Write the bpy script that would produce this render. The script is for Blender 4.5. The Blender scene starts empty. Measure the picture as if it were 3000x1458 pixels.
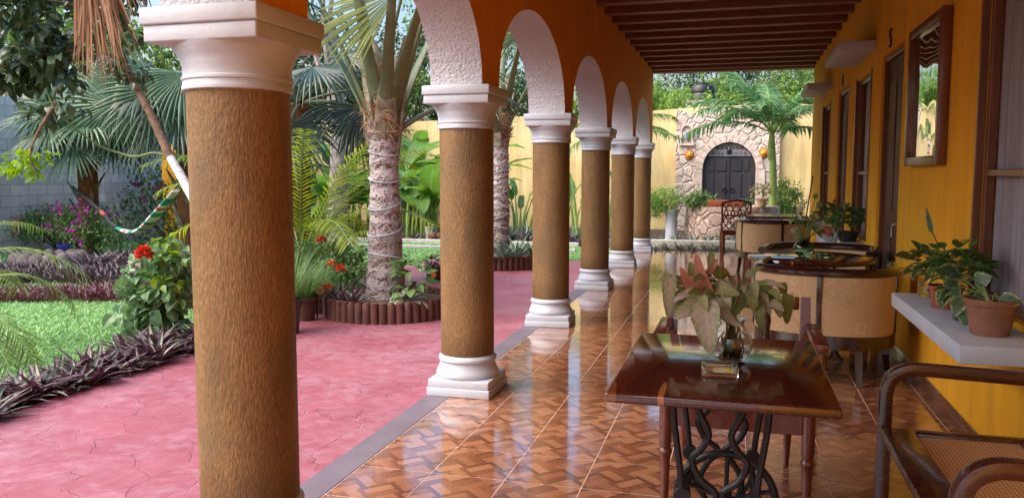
import bpy, bmesh, math, random
from mathutils import Vector as V, Matrix
PI = math.pi
R = random.Random(11)
sc = bpy.context.scene
C = sc.collection

# ------------------------------------------------------------------ mesh helpers
class MB:
    def __init__(s):
        s.v = []; s.f = []; s.m = []; s.uv = None
    def add(s, vs, fs, m=0):
        b = len(s.v)
        s.v += [tuple(v) for v in vs]
        s.f += [tuple(i + b for i in f) for f in fs]
        s.m += [m] * len(fs)
        return s

def frame(d):
    d = V(d).normalized()
    a = V((0, 0, 1)) if abs(d.z) < .95 else V((1, 0, 0))
    x = d.cross(a).normalized()
    return x, x.cross(d).normalized(), d

def tube(mb, pts, rad, n=8, m=0, sy=1.0, cap=True, up=None, sq=0.0):
    """tube along pts; rad number or list; sy flattens along the second axis; sq>0 makes it squarish"""
    pts = [V(p) for p in pts]
    k = len(pts)
    if not isinstance(rad, (list, tuple)): rad = [rad] * k
    vs = []; fs = []
    x = None
    for i, p in enumerate(pts):
        d = (pts[min(i + 1, k - 1)] - pts[max(i - 1, 0)]).normalized()
        if up is not None:
            x = d.cross(V(up)).normalized(); y = x.cross(d).normalized()
        elif x is None:
            x, y, _ = frame(d)
        else:
            x = (x - d * x.dot(d)).normalized(); y = x.cross(d).normalized()
        for j in range(n):
            a = 2 * PI * (j + .5) / n
            c, s_ = math.cos(a), math.sin(a)
            if sq:
                q = 1 / max(abs(c), abs(s_)); c *= 1 + (q - 1) * sq; s_ *= 1 + (q - 1) * sq
            vs.append(p + x * (rad[i] * c) + y * (rad[i] * sy * s_))
    for i in range(k - 1):
        for j in range(n):
            a = i * n + j; b = i * n + (j + 1) % n
            fs.append((a, b, b + n, a + n))
    if cap:
        fs.append(tuple(range(n - 1, -1, -1))); fs.append(tuple(range((k - 1) * n, k * n)))
    mb.add(vs, fs, m)

def smooth_path(pts, n=6):
    """Catmull-Rom through pts"""
    P = [V(p) for p in pts]
    P = [P[0] * 2 - P[1]] + P + [P[-1] * 2 - P[-2]]
    out = []
    for i in range(1, len(P) - 2):
        for k in range(n):
            t = k / n
            a, b, c, d = P[i - 1], P[i], P[i + 1], P[i + 2]
            out.append(.5 * ((2 * b) + (c - a) * t + (2 * a - 5 * b + 4 * c - d) * t * t + (3 * b - a - 3 * c + d) * t ** 3))
    out.append(P[-2])
    return out

def lathe(mb, prof, c=(0, 0, 0), n=24, m=0, wob=0.0):
    vs = []; fs = []
    k = len(prof)
    for r, z in prof:
        for j in range(n):
            a = 2 * PI * j / n
            rr = r * (1 + (R.uniform(-wob, wob) if wob else 0))
            vs.append((c[0] + rr * math.cos(a), c[1] + rr * math.sin(a), c[2] + z))
    for i in range(k - 1):
        for j in range(n):
            a = i * n + j; b = i * n + (j + 1) % n
            fs.append((a, b, b + n, a + n))
    if prof[0][0] > 1e-4: fs.append(tuple(range(n - 1, -1, -1)))
    if prof[-1][0] > 1e-4: fs.append(tuple(range((k - 1) * n, k * n)))
    mb.add(vs, fs, m)

def box(mb, x0, x1, y0, y1, z0, z1, bev=0.0, m=0, seg=2, M=None):
    bm = bmesh.new()
    bmesh.ops.create_cube(bm, size=1)
    for v in bm.verts:
        v.co = V(((x0 + x1) / 2 + v.co.x * (x1 - x0), (y0 + y1) / 2 + v.co.y * (y1 - y0), (z0 + z1) / 2 + v.co.z * (z1 - z0)))
    if bev: bmesh.ops.bevel(bm, geom=bm.edges[:], offset=bev, segments=seg, affect='EDGES', profile=.5)
    if M is not None: bmesh.ops.transform(bm, matrix=M, verts=bm.verts)
    bm.verts.index_update()
    mb.add([v.co.copy() for v in bm.verts], [[v.index for v in f.verts] for f in bm.faces], m)
    bm.free()

def poly_prism(mb, pts, z0, z1, m=0):
    n = len(pts)
    vs = [(p[0], p[1], z0) for p in pts] + [(p[0], p[1], z1) for p in pts]
    fs = [tuple(range(n - 1, -1, -1)), tuple(range(n, 2 * n))] + [(i, (i + 1) % n, n + (i + 1) % n, n + i) for i in range(n)]
    mb.add(vs, fs, m)

def mesh_of(name, mb, mats, off, smooth, ang):
    me = bpy.data.meshes.new(name)
    o = V(off)
    me.from_pydata([(v[0] - o.x, v[1] - o.y, v[2] - o.z) for v in mb.v], [], mb.f)
    if not isinstance(mats, (list, tuple)): mats = [mats]
    for mt in mats: me.materials.append(mt)
    if len(mats) > 1: me.polygons.foreach_set('material_index', mb.m)
    if smooth:
        me.polygons.foreach_set('use_smooth', [True] * len(me.polygons))
        if ang: me.set_sharp_from_angle(angle=math.radians(ang))
    if mb.uv is not None:
        at = me.attributes.new('luv', 'FLOAT_VECTOR', 'POINT')
        buf = [0.0] * (3 * len(mb.v))
        for i, t in mb.uv.items(): buf[3 * i:3 * i + 3] = t
        at.data.foreach_set('vector', buf)
    me.update()
    return me

def root_of(o):
    while o.parent: o = o.parent
    return o

def ob(name, mb, mats, parent=None, loc=None, local=False, smooth=False, ang=40, label=None, cat=None, group=None, kind=None):
    """links mb as ONE mesh object. World coordinates unless local"""
    if parent is not None: off = (0, 0, 0) if local else root_of(parent).location
    else: off = loc if (loc is not None and not local) else (0, 0, 0)
    o = bpy.data.objects.new(name, mesh_of(name, mb, mats, off, smooth, ang))
    C.objects.link(o)
    if parent is not None: o.parent = parent
    elif loc is not None: o.location = loc
    if label: o['label'] = label
    if cat: o['category'] = cat
    if group: o['group'] = group
    if kind: o['kind'] = kind
    return o

def thing(name, label, cat, loc=(0, 0, 0), rz=0.0, group=None):
    o = bpy.data.objects.new(name, None)
    C.objects.link(o)
    o.empty_display_size = .1
    o.location = loc; o.rotation_euler = (0, 0, rz)
    o['label'] = label; o['category'] = cat
    if group: o['group'] = group
    return o

def copy_tree(o, loc=None, rz=None, scale=None, label=None, parent=None):
    c = o.copy(); C.objects.link(c)
    if parent is not None: c.parent = parent
    if loc is not None: c.location = loc
    if rz is not None: c.rotation_euler = (0, 0, rz)
    if scale is not None: c.scale = (scale,) * 3 if not isinstance(scale, tuple) else scale
    if label: c['label'] = label
    for ch in list(o.children): copy_tree(ch, parent=c)
    return c

# ------------------------------------------------------------------ material helpers
def new_mat(name):
    m = bpy.data.materials.new(name); m.use_nodes = True
    nt = m.node_tree
    return m, nt, nt.nodes['Principled BSDF']

def nd(nt, t, ins=None, **kw):
    n = nt.nodes.new(t)
    for k, v in kw.items(): setattr(n, k, v)
    for k, v in (ins or {}).items():
        if isinstance(v, bpy.types.NodeSocket): nt.links.new(v, n.inputs[k])
        else: n.inputs[k].default_value = v
    return n

def ramp(nt, fac, stops):
    r = nt.nodes.new('ShaderNodeValToRGB')
    nt.links.new(fac, r.inputs[0])
    e = r.color_ramp.elements
    while len(e) < len(stops): e.new(.5)
    for el, (p, c) in zip(e, stops):
        el.position = p; el.color = (*c, 1) if len(c) == 3 else c
    return r.outputs[0]

def coords(nt, scale=(1, 1, 1), rot=(0, 0, 0), kind='Object'):
    tc = nt.nodes.new('ShaderNodeTexCoord')
    mp = nd(nt, 'ShaderNodeMapping', {'Vector': tc.outputs[kind], 'Scale': scale, 'Rotation': rot})
    return mp.outputs[0]

def world_coords(nt, scale=(1, 1, 1)):
    g = nt.nodes.new('ShaderNodeNewGeometry')
    return nd(nt, 'ShaderNodeMapping', {'Vector': g.outputs['Position'], 'Scale': scale}).outputs[0]

def noise(nt, vec, scale, detail=4, rough=.55, dist=0):
    return nd(nt, 'ShaderNodeTexNoise', {'Vector': vec, 'Scale': scale, 'Detail': detail, 'Roughness': rough, 'Distortion': dist}).outputs[0]

def mathn(nt, op, a, b=0.0, c=None):
    n = nt.nodes.new('ShaderNodeMath'); n.operation = op
    for i, v in enumerate((a, b) if c is None else (a, b, c)):
        if isinstance(v, bpy.types.NodeSocket): nt.links.new(v, n.inputs[i])
        else: n.inputs[i].default_value = v
    return n.outputs[0]

def mixc(nt, fac, a, b, blend='MIX'):
    n = nt.nodes.new('ShaderNodeMix'); n.data_type = 'RGBA'; n.blend_type = blend
    for s, v in ((n.inputs[0], fac), (n.inputs[6], a), (n.inputs[7], b)):
        if isinstance(v, bpy.types.NodeSocket): nt.links.new(v, s)
        elif isinstance(v, (int, float)): s.default_value = v
        else: s.default_value = (*v, 1)
    return n.outputs[2]

def bump(nt, bs, h, strength=.3, dist=.01):
    b = nd(nt, 'ShaderNodeBump', {'Height': h, 'Strength': strength, 'Distance': dist})
    nt.links.new(b.outputs[0], bs.inputs['Normal'])
    return b

def simple(name, col, rough=.5, metal=0.0, var=.12, scale=8, bumpk=0.0, bscale=60, coat=0.0, spec=.5):
    m, nt, bs = new_mat(name)
    v = world_coords(nt)
    n1 = noise(nt, v, scale, 5)
    lo = tuple(c * (1 - var) for c in col); hi = tuple(min(1, c * (1 + var)) for c in col)
    nt.links.new(ramp(nt, n1, [(.3, lo), (.7, hi)]), bs.inputs['Base Color'])
    bs.inputs['Roughness'].default_value = rough
    bs.inputs['Metallic'].default_value = metal
    bs.inputs['Coat Weight'].default_value = coat
    bs.inputs['Specular IOR Level'].default_value = spec
    if bumpk: bump(nt, bs, noise(nt, v, bscale, 4), bumpk, .01)
    return m

def leaf_mat(name, cols, rough=.42, trans=.3, tcol=None, spec=.5, veins=None, edge=None):
    """colour by leaf (random per island), light shining through"""
    m, nt, bs = new_mat(name)
    g = nt.nodes.new('ShaderNodeNewGeometry')
    k = len(cols)
    base = ramp(nt, g.outputs['Random Per Island'], [(i / max(1, k - 1), c) for i, c in enumerate(cols)])
    v = world_coords(nt)
    base = mixc(nt, .55, base, ramp(nt, noise(nt, v, 9, 3), [(.3, (.45, .45, .45)), (.7, (1, 1, 1))]), 'MULTIPLY')
    if veins or edge:
        at = nt.nodes.new('ShaderNodeAttribute'); at.attribute_name = 'luv'
        sp = nd(nt, 'ShaderNodeSeparateXYZ', {0: at.outputs['Vector']})
        x = mathn(nt, 'ABSOLUTE', sp.outputs[0]); t = sp.outputs[1]
        if edge:
            q = mathn(nt, 'ADD', x, mathn(nt, 'MULTIPLY', mathn(nt, 'SUBTRACT', noise(nt, v, 55, 4, .7), .5), 1.5))
            base = mixc(nt, ramp(nt, q, [(edge[1] - .14, (0, 0, 0)), (edge[1] + .14, (1, 1, 1))]), base, edge[0])
        if veins:
            fr = mathn(nt, 'FRACT', mathn(nt, 'MULTIPLY', mathn(nt, 'SUBTRACT', t, mathn(nt, 'MULTIPLY', x, veins[3] if len(veins) > 3 else .22)), veins[0]))
            ln = ramp(nt, mathn(nt, 'ABSOLUTE', mathn(nt, 'SUBTRACT', fr, .5)), [(.03, (1, 1, 1)), (.14, (0, 0, 0))])
            mr = ramp(nt, x, [(.02, (1, 1, 1)), (.12, (0, 0, 0))])
            vm = mathn(nt, 'MULTIPLY', mathn(nt, 'MAXIMUM', ln, mr), veins[1])
            base = mixc(nt, vm, base, veins[2])
            bump(nt, bs, vm, .35, .004)
    nt.links.new(base, bs.inputs['Base Color'])
    bs.inputs['Roughness'].default_value = rough
    bs.inputs['Specular IOR Level'].default_value = spec
    if trans:
        t = nt.nodes.new('ShaderNodeBsdfTranslucent')
        if tcol is None:
            hs = nd(nt, 'ShaderNodeHueSaturation', {'Color': base, 'Saturation': 1.15, 'Value': 1.7, 'Hue': .49}); nt.links.new(hs.outputs[0], t.inputs[0])
        else: t.inputs[0].default_value = (*tcol, 1)
        mx = nd(nt, 'ShaderNodeMixShader', {0: trans})
        nt.links.new(bs.outputs[0], mx.inputs[1]); nt.links.new(t.outputs[0], mx.inputs[2])
        nt.links.new(mx.outputs[0], nt.nodes['Material Output'].inputs[0])
    return m

# ------------------------------------------------------------------ materials
def wood(name, c0, c1, rough=.25, scale=(2, 14, 14), coat=.3, bumpk=.05):
    m, nt, bs = new_mat(name)
    v = coords(nt, scale)
    n1 = noise(nt, v, 3, 6, .6, .6)
    col = ramp(nt, n1, [(.3, c0), (.7, c1)])
    nt.links.new(col, bs.inputs['Base Color'])
    rr = ramp(nt, noise(nt, v, 5, 3), [(.3, (rough * .7,) * 3), (.8, (rough * 1.5,) * 3)])
    nt.links.new(rr, bs.inputs['Roughness'])
    bs.inputs['Coat Weight'].default_value = coat; bs.inputs['Coat Roughness'].default_value = .08
    bump(nt, bs, n1, bumpk, .004)
    return m

def stucco(name, c_lo, c_hi, rough=.85, bscale=90, bk=.35, stain=.15):
    m, nt, bs = new_mat(name)
    v = world_coords(nt)
    big = noise(nt, v, 1.3, 6, .6)
    col = ramp(nt, big, [(.3, c_lo), (.7, c_hi)])
    vz = world_coords(nt, (2.2, 2.2, .25))
    st = ramp(nt, noise(nt, vz, 3, 5, .65), [(.35, (1 - stain,) * 3), (.65, (1, 1, 1))])
    nt.links.new(mixc(nt, 1.0, col, st, 'MULTIPLY'), bs.inputs['Base Color'])
    bs.inputs['Roughness'].default_value = rough
    bs.inputs['Specular IOR Level'].default_value = .25
    bump(nt, bs, noise(nt, v, bscale, 5, .6), bk, .012 if bk < .8 else .024)
    return m

M_yel = stucco('wall_paint_amber', (.82, .385, .018), (.88, .45, .03), bscale=70, bk=.3, stain=.18)
M_yel_in = stucco('wall_paint_orange', (.74, .28, .012), (.84, .34, .018), bscale=70, bk=.25, stain=.12)
M_gwall = stucco('garden_wall_paint', (.80, .58, .24), (.90, .74, .40), bscale=40, bk=.3, stain=.28)
M_white_st = stucco('white_stucco', (.55, .56, .64), (.65, .655, .74), bscale=52, bk=1.0, stain=.06)
def mk_white():
    m, nt, bs = new_mat('white_paint')
    v = world_coords(nt)
    c = ramp(nt, noise(nt, v, 5, 6, .65), [(.3, (.425, .465, .545)), (.7, (.50, .545, .64))])
    c = mixc(nt, ramp(nt, noise(nt, v, 34, 4, .7), [(.66, (0, 0, 0)), (.76, (.55, .55, .55))]), c, (.30, .25, .22))
    c = mixc(nt, ramp(nt, noise(nt, world_coords(nt, (1, 1, .2)), 11, 4, .6), [(.56, (0, 0, 0)), (.75, (.3, .3, .3))]), c, (.40, .35, .33))
    nt.links.new(c, bs.inputs['Base Color']); bs.inputs['Roughness'].default_value = .5
    bump(nt, bs, mathn(nt, 'ADD', noise(nt, v, 16, 4), mathn(nt, 'MULTIPLY', noise(nt, v, 70, 3), .4)), .22, .012)
    return m
M_white = mk_white()
M_whitewash = simple('whitewashed_concrete', (.55, .55, .53), .8, var=.2, scale=4, bumpk=.3, bscale=40)

def mk_column():
    m, nt, bs = new_mat('ochre_column_render')
    v = world_coords(nt, (1, 1, .30))
    fine = noise(nt, v, 150, 3, .6, .1)
    v2 = world_coords(nt, (1, 1, .35))
    mid = noise(nt, v2, 9, 5, .65)
    big = noise(nt, world_coords(nt, (1, 1, .45)), 4.0, 5, .65)
    c = ramp(nt, fine, [(.32, (.150, .092, .044)), (.5, (.215, .134, .060)), (.68, (.27, .174, .082))])
    c = mixc(nt, 1, c, ramp(nt, mid, [(.3, (.76, .71, .66)), (.6, (1.05, 1, .92))]), 'MULTIPLY')
    c = mixc(nt, ramp(nt, big, [(.52, (0, 0, 0)), (.68, (.65, .65, .65))]), c, (.12, .088, .052))
    # darker towards the bottom of the shaft
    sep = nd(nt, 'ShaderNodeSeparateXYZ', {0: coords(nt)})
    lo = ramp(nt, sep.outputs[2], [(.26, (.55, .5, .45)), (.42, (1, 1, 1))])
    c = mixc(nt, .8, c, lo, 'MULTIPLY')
    nt.links.new(c, bs.inputs['Base Color'])
    bs.inputs['Roughness'].default_value = .55
    bs.inputs['Specular IOR Level'].default_value = .35
    v3 = world_coords(nt, (1, 1, .34))
    bump(nt, bs, mathn(nt, 'ADD', fine, noise(nt, v3, 120, 2)), .42, .010)
    return m
M_col = mk_column()

def mk_plank(name, c0, c1):
    m, nt, bs = new_mat(name)
    g = nt.nodes.new('ShaderNodeNewGeometry')
    v = world_coords(nt)
    c = ramp(nt, g.outputs['Random Per Island'], [(0, c0), (1, c1)])
    c = mixc(nt, .9, c, ramp(nt, noise(nt, v, 2.6, 5, .65), [(.3, (.80, .78, .76)), (.7, (1.08, 1.05, 1.03))]), 'MULTIPLY')
    gr = noise(nt, coords(nt, (40, 10, 1), (0, 0, .78)), 3, 4, .6)
    c = mixc(nt, .5, c, ramp(nt, gr, [(.3, (.72, .66, .62)), (.7, (1.08, 1.05, 1))]), 'MULTIPLY')
    nt.links.new(c, bs.inputs['Base Color'])
    nt.links.new(ramp(nt, noise(nt, v, 3, 5, .6), [(.3, (.05,) * 3), (.75, (.13,) * 3)]), bs.inputs['Roughness'])
    bs.inputs['Specular IOR Level'].default_value = .6
    bs.inputs['Coat Weight'].default_value = .85; bs.inputs['Coat IOR'].default_value = 1.62; nt.links.new(ramp(nt, noise(nt, v, 2.2, 6, .7), [(.35, (.03,) * 3), (.7, (.14,) * 3)]), bs.inputs['Coat Roughness'])
    bump(nt, bs, noise(nt, v, 5, 3), .035, .01)
    return m
M_p1 = mk_plank('tile_plank_light', (.35, .150, .080), (.47, .235, .130))
M_p2 = mk_plank('tile_plank_mid', (.24, .098, .055), (.31, .130, .070))
M_p3 = mk_plank('tile_plank_dark', (.17, .070, .045), (.21, .088, .052))
M_grout = simple('tile_grout', (.78, .56, .47), .6, var=.1)
M_kerb = simple('kerb_paint', (.155, .125, .155), .5, var=.18, scale=3, bumpk=.15, bscale=30)

def mk_path():
    m, nt, bs = new_mat('stamped_pink_concrete')
    v = world_coords(nt)
    wob = nd(nt, 'ShaderNodeTexNoise', {'Vector': v, 'Scale': 3.4, 'Detail': 5.0})
    vv = mixc(nt, .26, v, wob.outputs['Color'], 'ADD')
    vo = nd(nt, 'ShaderNodeTexVoronoi', {'Vector': vv, 'Scale': 3.7}, feature='DISTANCE_TO_EDGE', voronoi_dimensions='2D')
    vc = nd(nt, 'ShaderNodeTexVoronoi', {'Vector': vv, 'Scale': 3.7}, voronoi_dimensions='2D')
    crack = ramp(nt, vo.outputs['Distance'], [(.0, (.9, .9, .9)), (.008, (.5, .5, .5)), (.024, (0, 0, 0))])
    n1 = noise(nt, v, 1.6, 6, .65); n2 = noise(nt, v, 11, 6, .7)
    c = ramp(nt, n1, [(.3, (.265, .062, .088)), (.7, (.34, .106, .142))])
    c = mixc(nt, ramp(nt, mathn(nt, 'ADD', mathn(nt, 'MULTIPLY', n2, .5), mathn(nt, 'MULTIPLY', noise(nt, v, 1.1, 4), .5)), [(.46, (0, 0, 0)), (.66, (.6, .6, .6))]), c, (.44, .27, .34))
    hs = nd(nt, 'ShaderNodeHueSaturation', {'Color': c, 'Value': 1.0})
    nt.links.new(ramp(nt, vc.outputs['Color'], [(0, (.93,) * 3), (1, (1.05,) * 3)]), hs.inputs['Value'])
    ck = mixc(nt, ramp(nt, noise(nt, v, 1.9, 3), [(.34, (0, 0, 0)), (.50, (1, 1, 1))]), (.52, .28, .32), (.10, .022, .032))
    mask = mathn(nt, 'MULTIPLY', crack, ramp(nt, noise(nt, v, 2.6, 4), [(.41, (.03,) * 3), (.58, (.8,) * 3)]))
    c = mixc(nt, mask, hs.outputs[0], ck)
    nt.links.new(c, bs.inputs['Base Color'])
    nt.links.new(ramp(nt, n2, [(.3, (.42,) * 3), (.7, (.6,) * 3)]), bs.inputs['Roughness'])
    h = mathn(nt, 'SUBTRACT', mathn(nt, 'MULTIPLY', n2, .5), mask)
    bump(nt, bs, h, .5, .01)
    return m
M_path = mk_path()
M_soil = simple('garden_soil', (.085, .055, .038), .95, var=.4, scale=14, bumpk=.8, bscale=40)
M_lawnbase = simple('lawn_soil', (.10, .16, .045), .95, var=.35, scale=6, bumpk=.5, bscale=50)
M_grass = leaf_mat('grass_blades', [(.21, .43, .14), (.35, .62, .25), (.50, .72, .40)], .5, .25)

def mk_block():
    m, nt, bs = new_mat('concrete_block')
    v = world_coords(nt)
    sp = nd(nt, 'ShaderNodeSeparateXYZ', {0: v})
    cb = nd(nt, 'ShaderNodeCombineXYZ', {0: sp.outputs[1], 1: sp.outputs[2]})
    br = nd(nt, 'ShaderNodeTexBrick', {'Vector': cb.outputs[0], 'Color1': (.74, .69, .67, 1), 'Color2': (.88, .83, .81, 1), 'Mortar': (.60, .57, .57, 1),
            'Scale': 1.0, 'Mortar Size': .012, 'Brick Width': .4, 'Row Height': .2, 'Bias': .2})
    c = mixc(nt, .6, br.outputs['Color'], ramp(nt, noise(nt, v, 3, 6, .7), [(.3, (.7, .68, .7)), (.7, (1.2, 1.18, 1.2))]), 'MULTIPLY')
    nt.links.new(c, bs.inputs['Base Color']); bs.inputs['Roughness'].default_value = .9
    bump(nt, bs, mathn(nt, 'SUBTRACT', mathn(nt, 'MULTIPLY', noise(nt, v, 50, 4), .4), br.outputs['Fac']), .6, .012)
    return m
M_block = mk_block()

def mk_stone(name, scale, cols, mortar, w=.05):
    m, nt, bs = new_mat(name)
    v = world_coords(nt)
    wob = nd(nt, 'ShaderNodeTexNoise', {'Vector': v, 'Scale': 3.0, 'Detail': 3.0})
    vv = mixc(nt, .18, v, wob.outputs['Color'], 'ADD')
    e = nd(nt, 'ShaderNodeTexVoronoi', {'Vector': vv, 'Scale': scale}, feature='DISTANCE_TO_EDGE')
    k = nd(nt, 'ShaderNodeTexVoronoi', {'Vector': vv, 'Scale': scale})
    sp = nd(nt, 'ShaderNodeSeparateColor', {0: k.outputs['Color']})
    c = ramp(nt, sp.outputs[0], [(i / (len(cols) - 1), q) for i, q in enumerate(cols)])
    c = mixc(nt, .8, c, ramp(nt, noise(nt, v, 14, 6, .75), [(.3, (.55, .5, .48)), (.65, (1.15, 1.1, 1.08))]), 'MULTIPLY')
    mk = ramp(nt, e.outputs['Distance'], [(0, (1, 1, 1)), (w, (0, 0, 0))])
    c = mixc(nt, mk, c, mortar)
    nt.links.new(c, bs.inputs['Base Color']); bs.inputs['Roughness'].default_value = .9
    h = mathn(nt, 'ADD', ramp(nt, e.outputs['Distance'], [(0, (0, 0, 0)), (.12, (1, 1, 1))]), mathn(nt, 'MULTIPLY', noise(nt, v, 22, 5, .7), .7))
    bump(nt, bs, h, .9, .04)
    return m
M_stone = mk_stone('fieldstone_masonry', 4.6, [(.50, .34, .30), (.66, .54, .48), (.42, .32, .29), (.72, .62, .55), (.58, .40, .28)], (.30, .25, .25))
M_portal = mk_stone('pale_portal_stone', 4.2, [(.72, .60, .52), (.80, .70, .63), (.66, .53, .45)], (.60, .50, .45), .02)
M_trim = simple('dressed_stone', (.66, .54, .47), .85, var=.25, scale=9, bumpk=.5, bscale=40)

M_beam = wood('dark_beam_wood', (.13, .045, .030), (.23, .080, .050), .55, (2, 12, 12), .0, .15)
M_ceil = simple('ceiling_paint', (.34, .15, .07), .8, var=.15)
M_fascia = wood('fascia_wood', (.20, .075, .03), (.30, .12, .045), .6, (2, 12, 12), 0)
M_door = wood('door_wood', (.060, .015, .011), (.105, .028, .018), .6, (10, 10, 1.2), .0, .1)
M_frame = wood('frame_wood', (.11, .035, .016), (.20, .07, .032), .35, (10, 10, 1.2), .2)
M_varn = wood('dark_varnish', (.016, .005, .005), (.045, .011, .010), .18, (3, 3, 3), .35)
M_red = wood('red_wood', (.085, .017, .010), (.15, .031, .016), .28, (8, 8, 1.5), .35)
M_cane_wood = wood('armchair_wood', (.030, .008, .006), (.068, .017, .010), .24, (3, 8, 8), .4)
M_iron = simple('cast_iron', (.018, .018, .022), .38, .6, var=.3, scale=20, bumpk=.15, bscale=80)
M_blackpl = simple('black_plastic', (.02, .02, .022), .4, var=.2)
M_terra = simple('terracotta', (.235, .105, .065), .75, var=.25, scale=14, bumpk=.15, bscale=60)
M_terra2 = simple('red_terracotta', (.30, .075, .035), .7, var=.2, scale=14)
M_brownpot = simple('brown_plastic_pot', (.10, .05, .04), .55, var=.2)
M_log = wood('painted_log', (.07, .026, .020), (.15, .06, .045), .75, (5, 5, 1.5), 0, .4)
M_silver = simple('brushed_metal', (.6, .58, .6), .3, 1.0, var=.05)

def mk_tabletop():
    m, nt, bs = new_mat('table_top_wood')
    v = coords(nt, (9, 1.1, 4))
    n1 = noise(nt, v, 2.2, 6, .62, 1.2)
    c = ramp(nt, n1, [(.25, (.020, .005, .004)), (.5, (.048, .011, .007)), (.75, (.085, .021, .011))])
    sp = nd(nt, 'ShaderNodeSeparateXYZ', {0: coords(nt)})
    edge = mathn(nt, 'ADD', sp.outputs[0], mathn(nt, 'MULTIPLY', noise(nt, coords(nt, (1, .5, 1)), 4, 3), .12))
    sap = ramp(nt, edge, [(-.0, (0, 0, 0)), (1, (0, 0, 0))])
    s1 = mathn(nt, 'LESS_THAN', edge, -.235)          # pale sapwood band along the left edge
    c = mixc(nt, mathn(nt, 'MULTIPLY', s1, .75), c, (.16, .055, .015))
    # one pale streak
    st = mathn(nt, 'ADD', mathn(nt, 'POWER', mathn(nt, 'MULTIPLY', mathn(nt, 'ADD', sp.outputs[0], .165), 105), 2),
               mathn(nt, 'POWER', mathn(nt, 'MULTIPLY', mathn(nt, 'ADD', sp.outputs[1], .42), 9), 2))
    c = mixc(nt, mathn(nt, 'MULTIPLY', mathn(nt, 'LESS_THAN', st, 1), .8), c, (.30, .11, .03))
    nt.links.new(c, bs.inputs['Base Color'])
    bs.inputs['Roughness'].default_value = .09
    bs.inputs['Coat Weight'].default_value = .6; bs.inputs['Coat Roughness'].default_value = .05
    bump(nt, bs, noise(nt, coords(nt), 180, 3), .05, .004)
    return m
M_ttop = mk_tabletop()

def mk_fabric():
    m, nt, bs = new_mat('floral_upholstery')
    v = coords(nt)
    wob = nd(nt, 'ShaderNodeTexNoise', {'Vector': v, 'Scale': 4.0, 'Detail': 1.0})
    vv = mixc(nt, .08, v, wob.outputs['Color'], 'ADD')
    a = nd(nt, 'ShaderNodeTexVoronoi', {'Vector': vv, 'Scale': 5.5})
    def ring(d, r, w): return mathn(nt, 'LESS_THAN', mathn(nt, 'ABSOLUTE', mathn(nt, 'SUBTRACT', d, r)), w)
    d = a.outputs['Distance']
    r1 = mathn(nt, 'MAXIMUM', ring(d, .50, .014), ring(d, .30, .012))
    b = nd(nt, 'ShaderNodeTexVoronoi', {'Vector': mixc(nt, .5, v, wob.outputs['Color'], 'ADD'), 'Scale': 17.0})
    gate = mathn(nt, 'LESS_THAN', d, .22)
    r2 = mathn(nt, 'MULTIPLY', ring(b.outputs['Distance'], .42, .06), gate)
    c0 = ramp(nt, noise(nt, v, 3, 3), [(.3, (.40, .26, .135)), (.7, (.49, .33, .18))])
    c = mixc(nt, mathn(nt, 'MULTIPLY', r1, .24), c0, (.72, .58, .38))
    c = mixc(nt, mathn(nt, 'MULTIPLY', r2, .6), c, (.28, .17, .08))
    nt.links.new(c, bs.inputs['Base Color']); bs.inputs['Roughness'].default_value = .6
    bs.inputs['Sheen Weight'].default_value = .3
    bump(nt, bs, noise(nt, v, 300, 2), .1, .003)
    return m
M_fab = mk_fabric()

def mk_cane():
    m, nt, bs = new_mat('woven_cane')
    v = coords(nt, (1, 1, 1), (0, 0, 0))
    ck = nd(nt, 'ShaderNodeTexVoronoi', {'Vector': v, 'Scale': 75.0, 'Randomness': 0.0}, voronoi_dimensions='2D')
    w = nd(nt, 'ShaderNodeTexWave', {'Vector': v, 'Scale': 24.0}, bands_direction='DIAGONAL')
    h = mathn(nt, 'LESS_THAN', ck.outputs['Distance'], .33)
    c = ramp(nt, w.outputs['Fac'], [(0, (.55, .30, .12)), (1, (.78, .48, .22))])
    c = mixc(nt, h, c, (.20, .09, .04))
    nt.links.new(c, bs.inputs['Base Color']); bs.inputs['Roughness'].default_value = .45
    bump(nt, bs, mathn(nt, 'SUBTRACT', w.outputs['Fac'], h), .4, .004)
    return m
M_cane = mk_cane()

def mk_curtain():
    m, nt, bs = new_mat('grey_window_curtain')
    v = world_coords(nt, (1, 1, .12))
    n1 = noise(nt, v, 9, 4, .6)
    nt.links.new(ramp(nt, n1, [(.3, (.20, .18, .225)), (.7, (.33, .30, .36))]), bs.inputs['Base Color'])
    bs.inputs['Roughness'].default_value = .35
    return m
M_curt = mk_curtain()

def mk_mirror():
    m, nt, bs = new_mat('wavy_mirror_glass')
    bs.inputs['Base Color'].default_value = (.78, .8, .82, 1); bs.inputs['Metallic'].default_value = 1; bs.inputs['Roughness'].default_value = .02
    bump(nt, bs, noise(nt, world_coords(nt), 2.6, 1), .22, .05)
    return m
M_mirror = mk_mirror()

def mk_glass(name, col=(.9, 1, .95), rough=.0):
    m, nt, bs = new_mat(name)
    bs.inputs['Base Color'].default_value = (*col, 1); bs.inputs['Transmission Weight'].default_value = 1
    bs.inputs['Roughness'].default_value = rough; bs.inputs['IOR'].default_value = 1.45
    return m
M_glass = mk_glass('clear_glass', (.93, .97, .94))
M_glassg = mk_glass('green_glass', (.35, .55, .40))
M_water = simple('vase_stems_water', (.12, .17, .035), .15, var=.5, scale=30)

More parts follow.
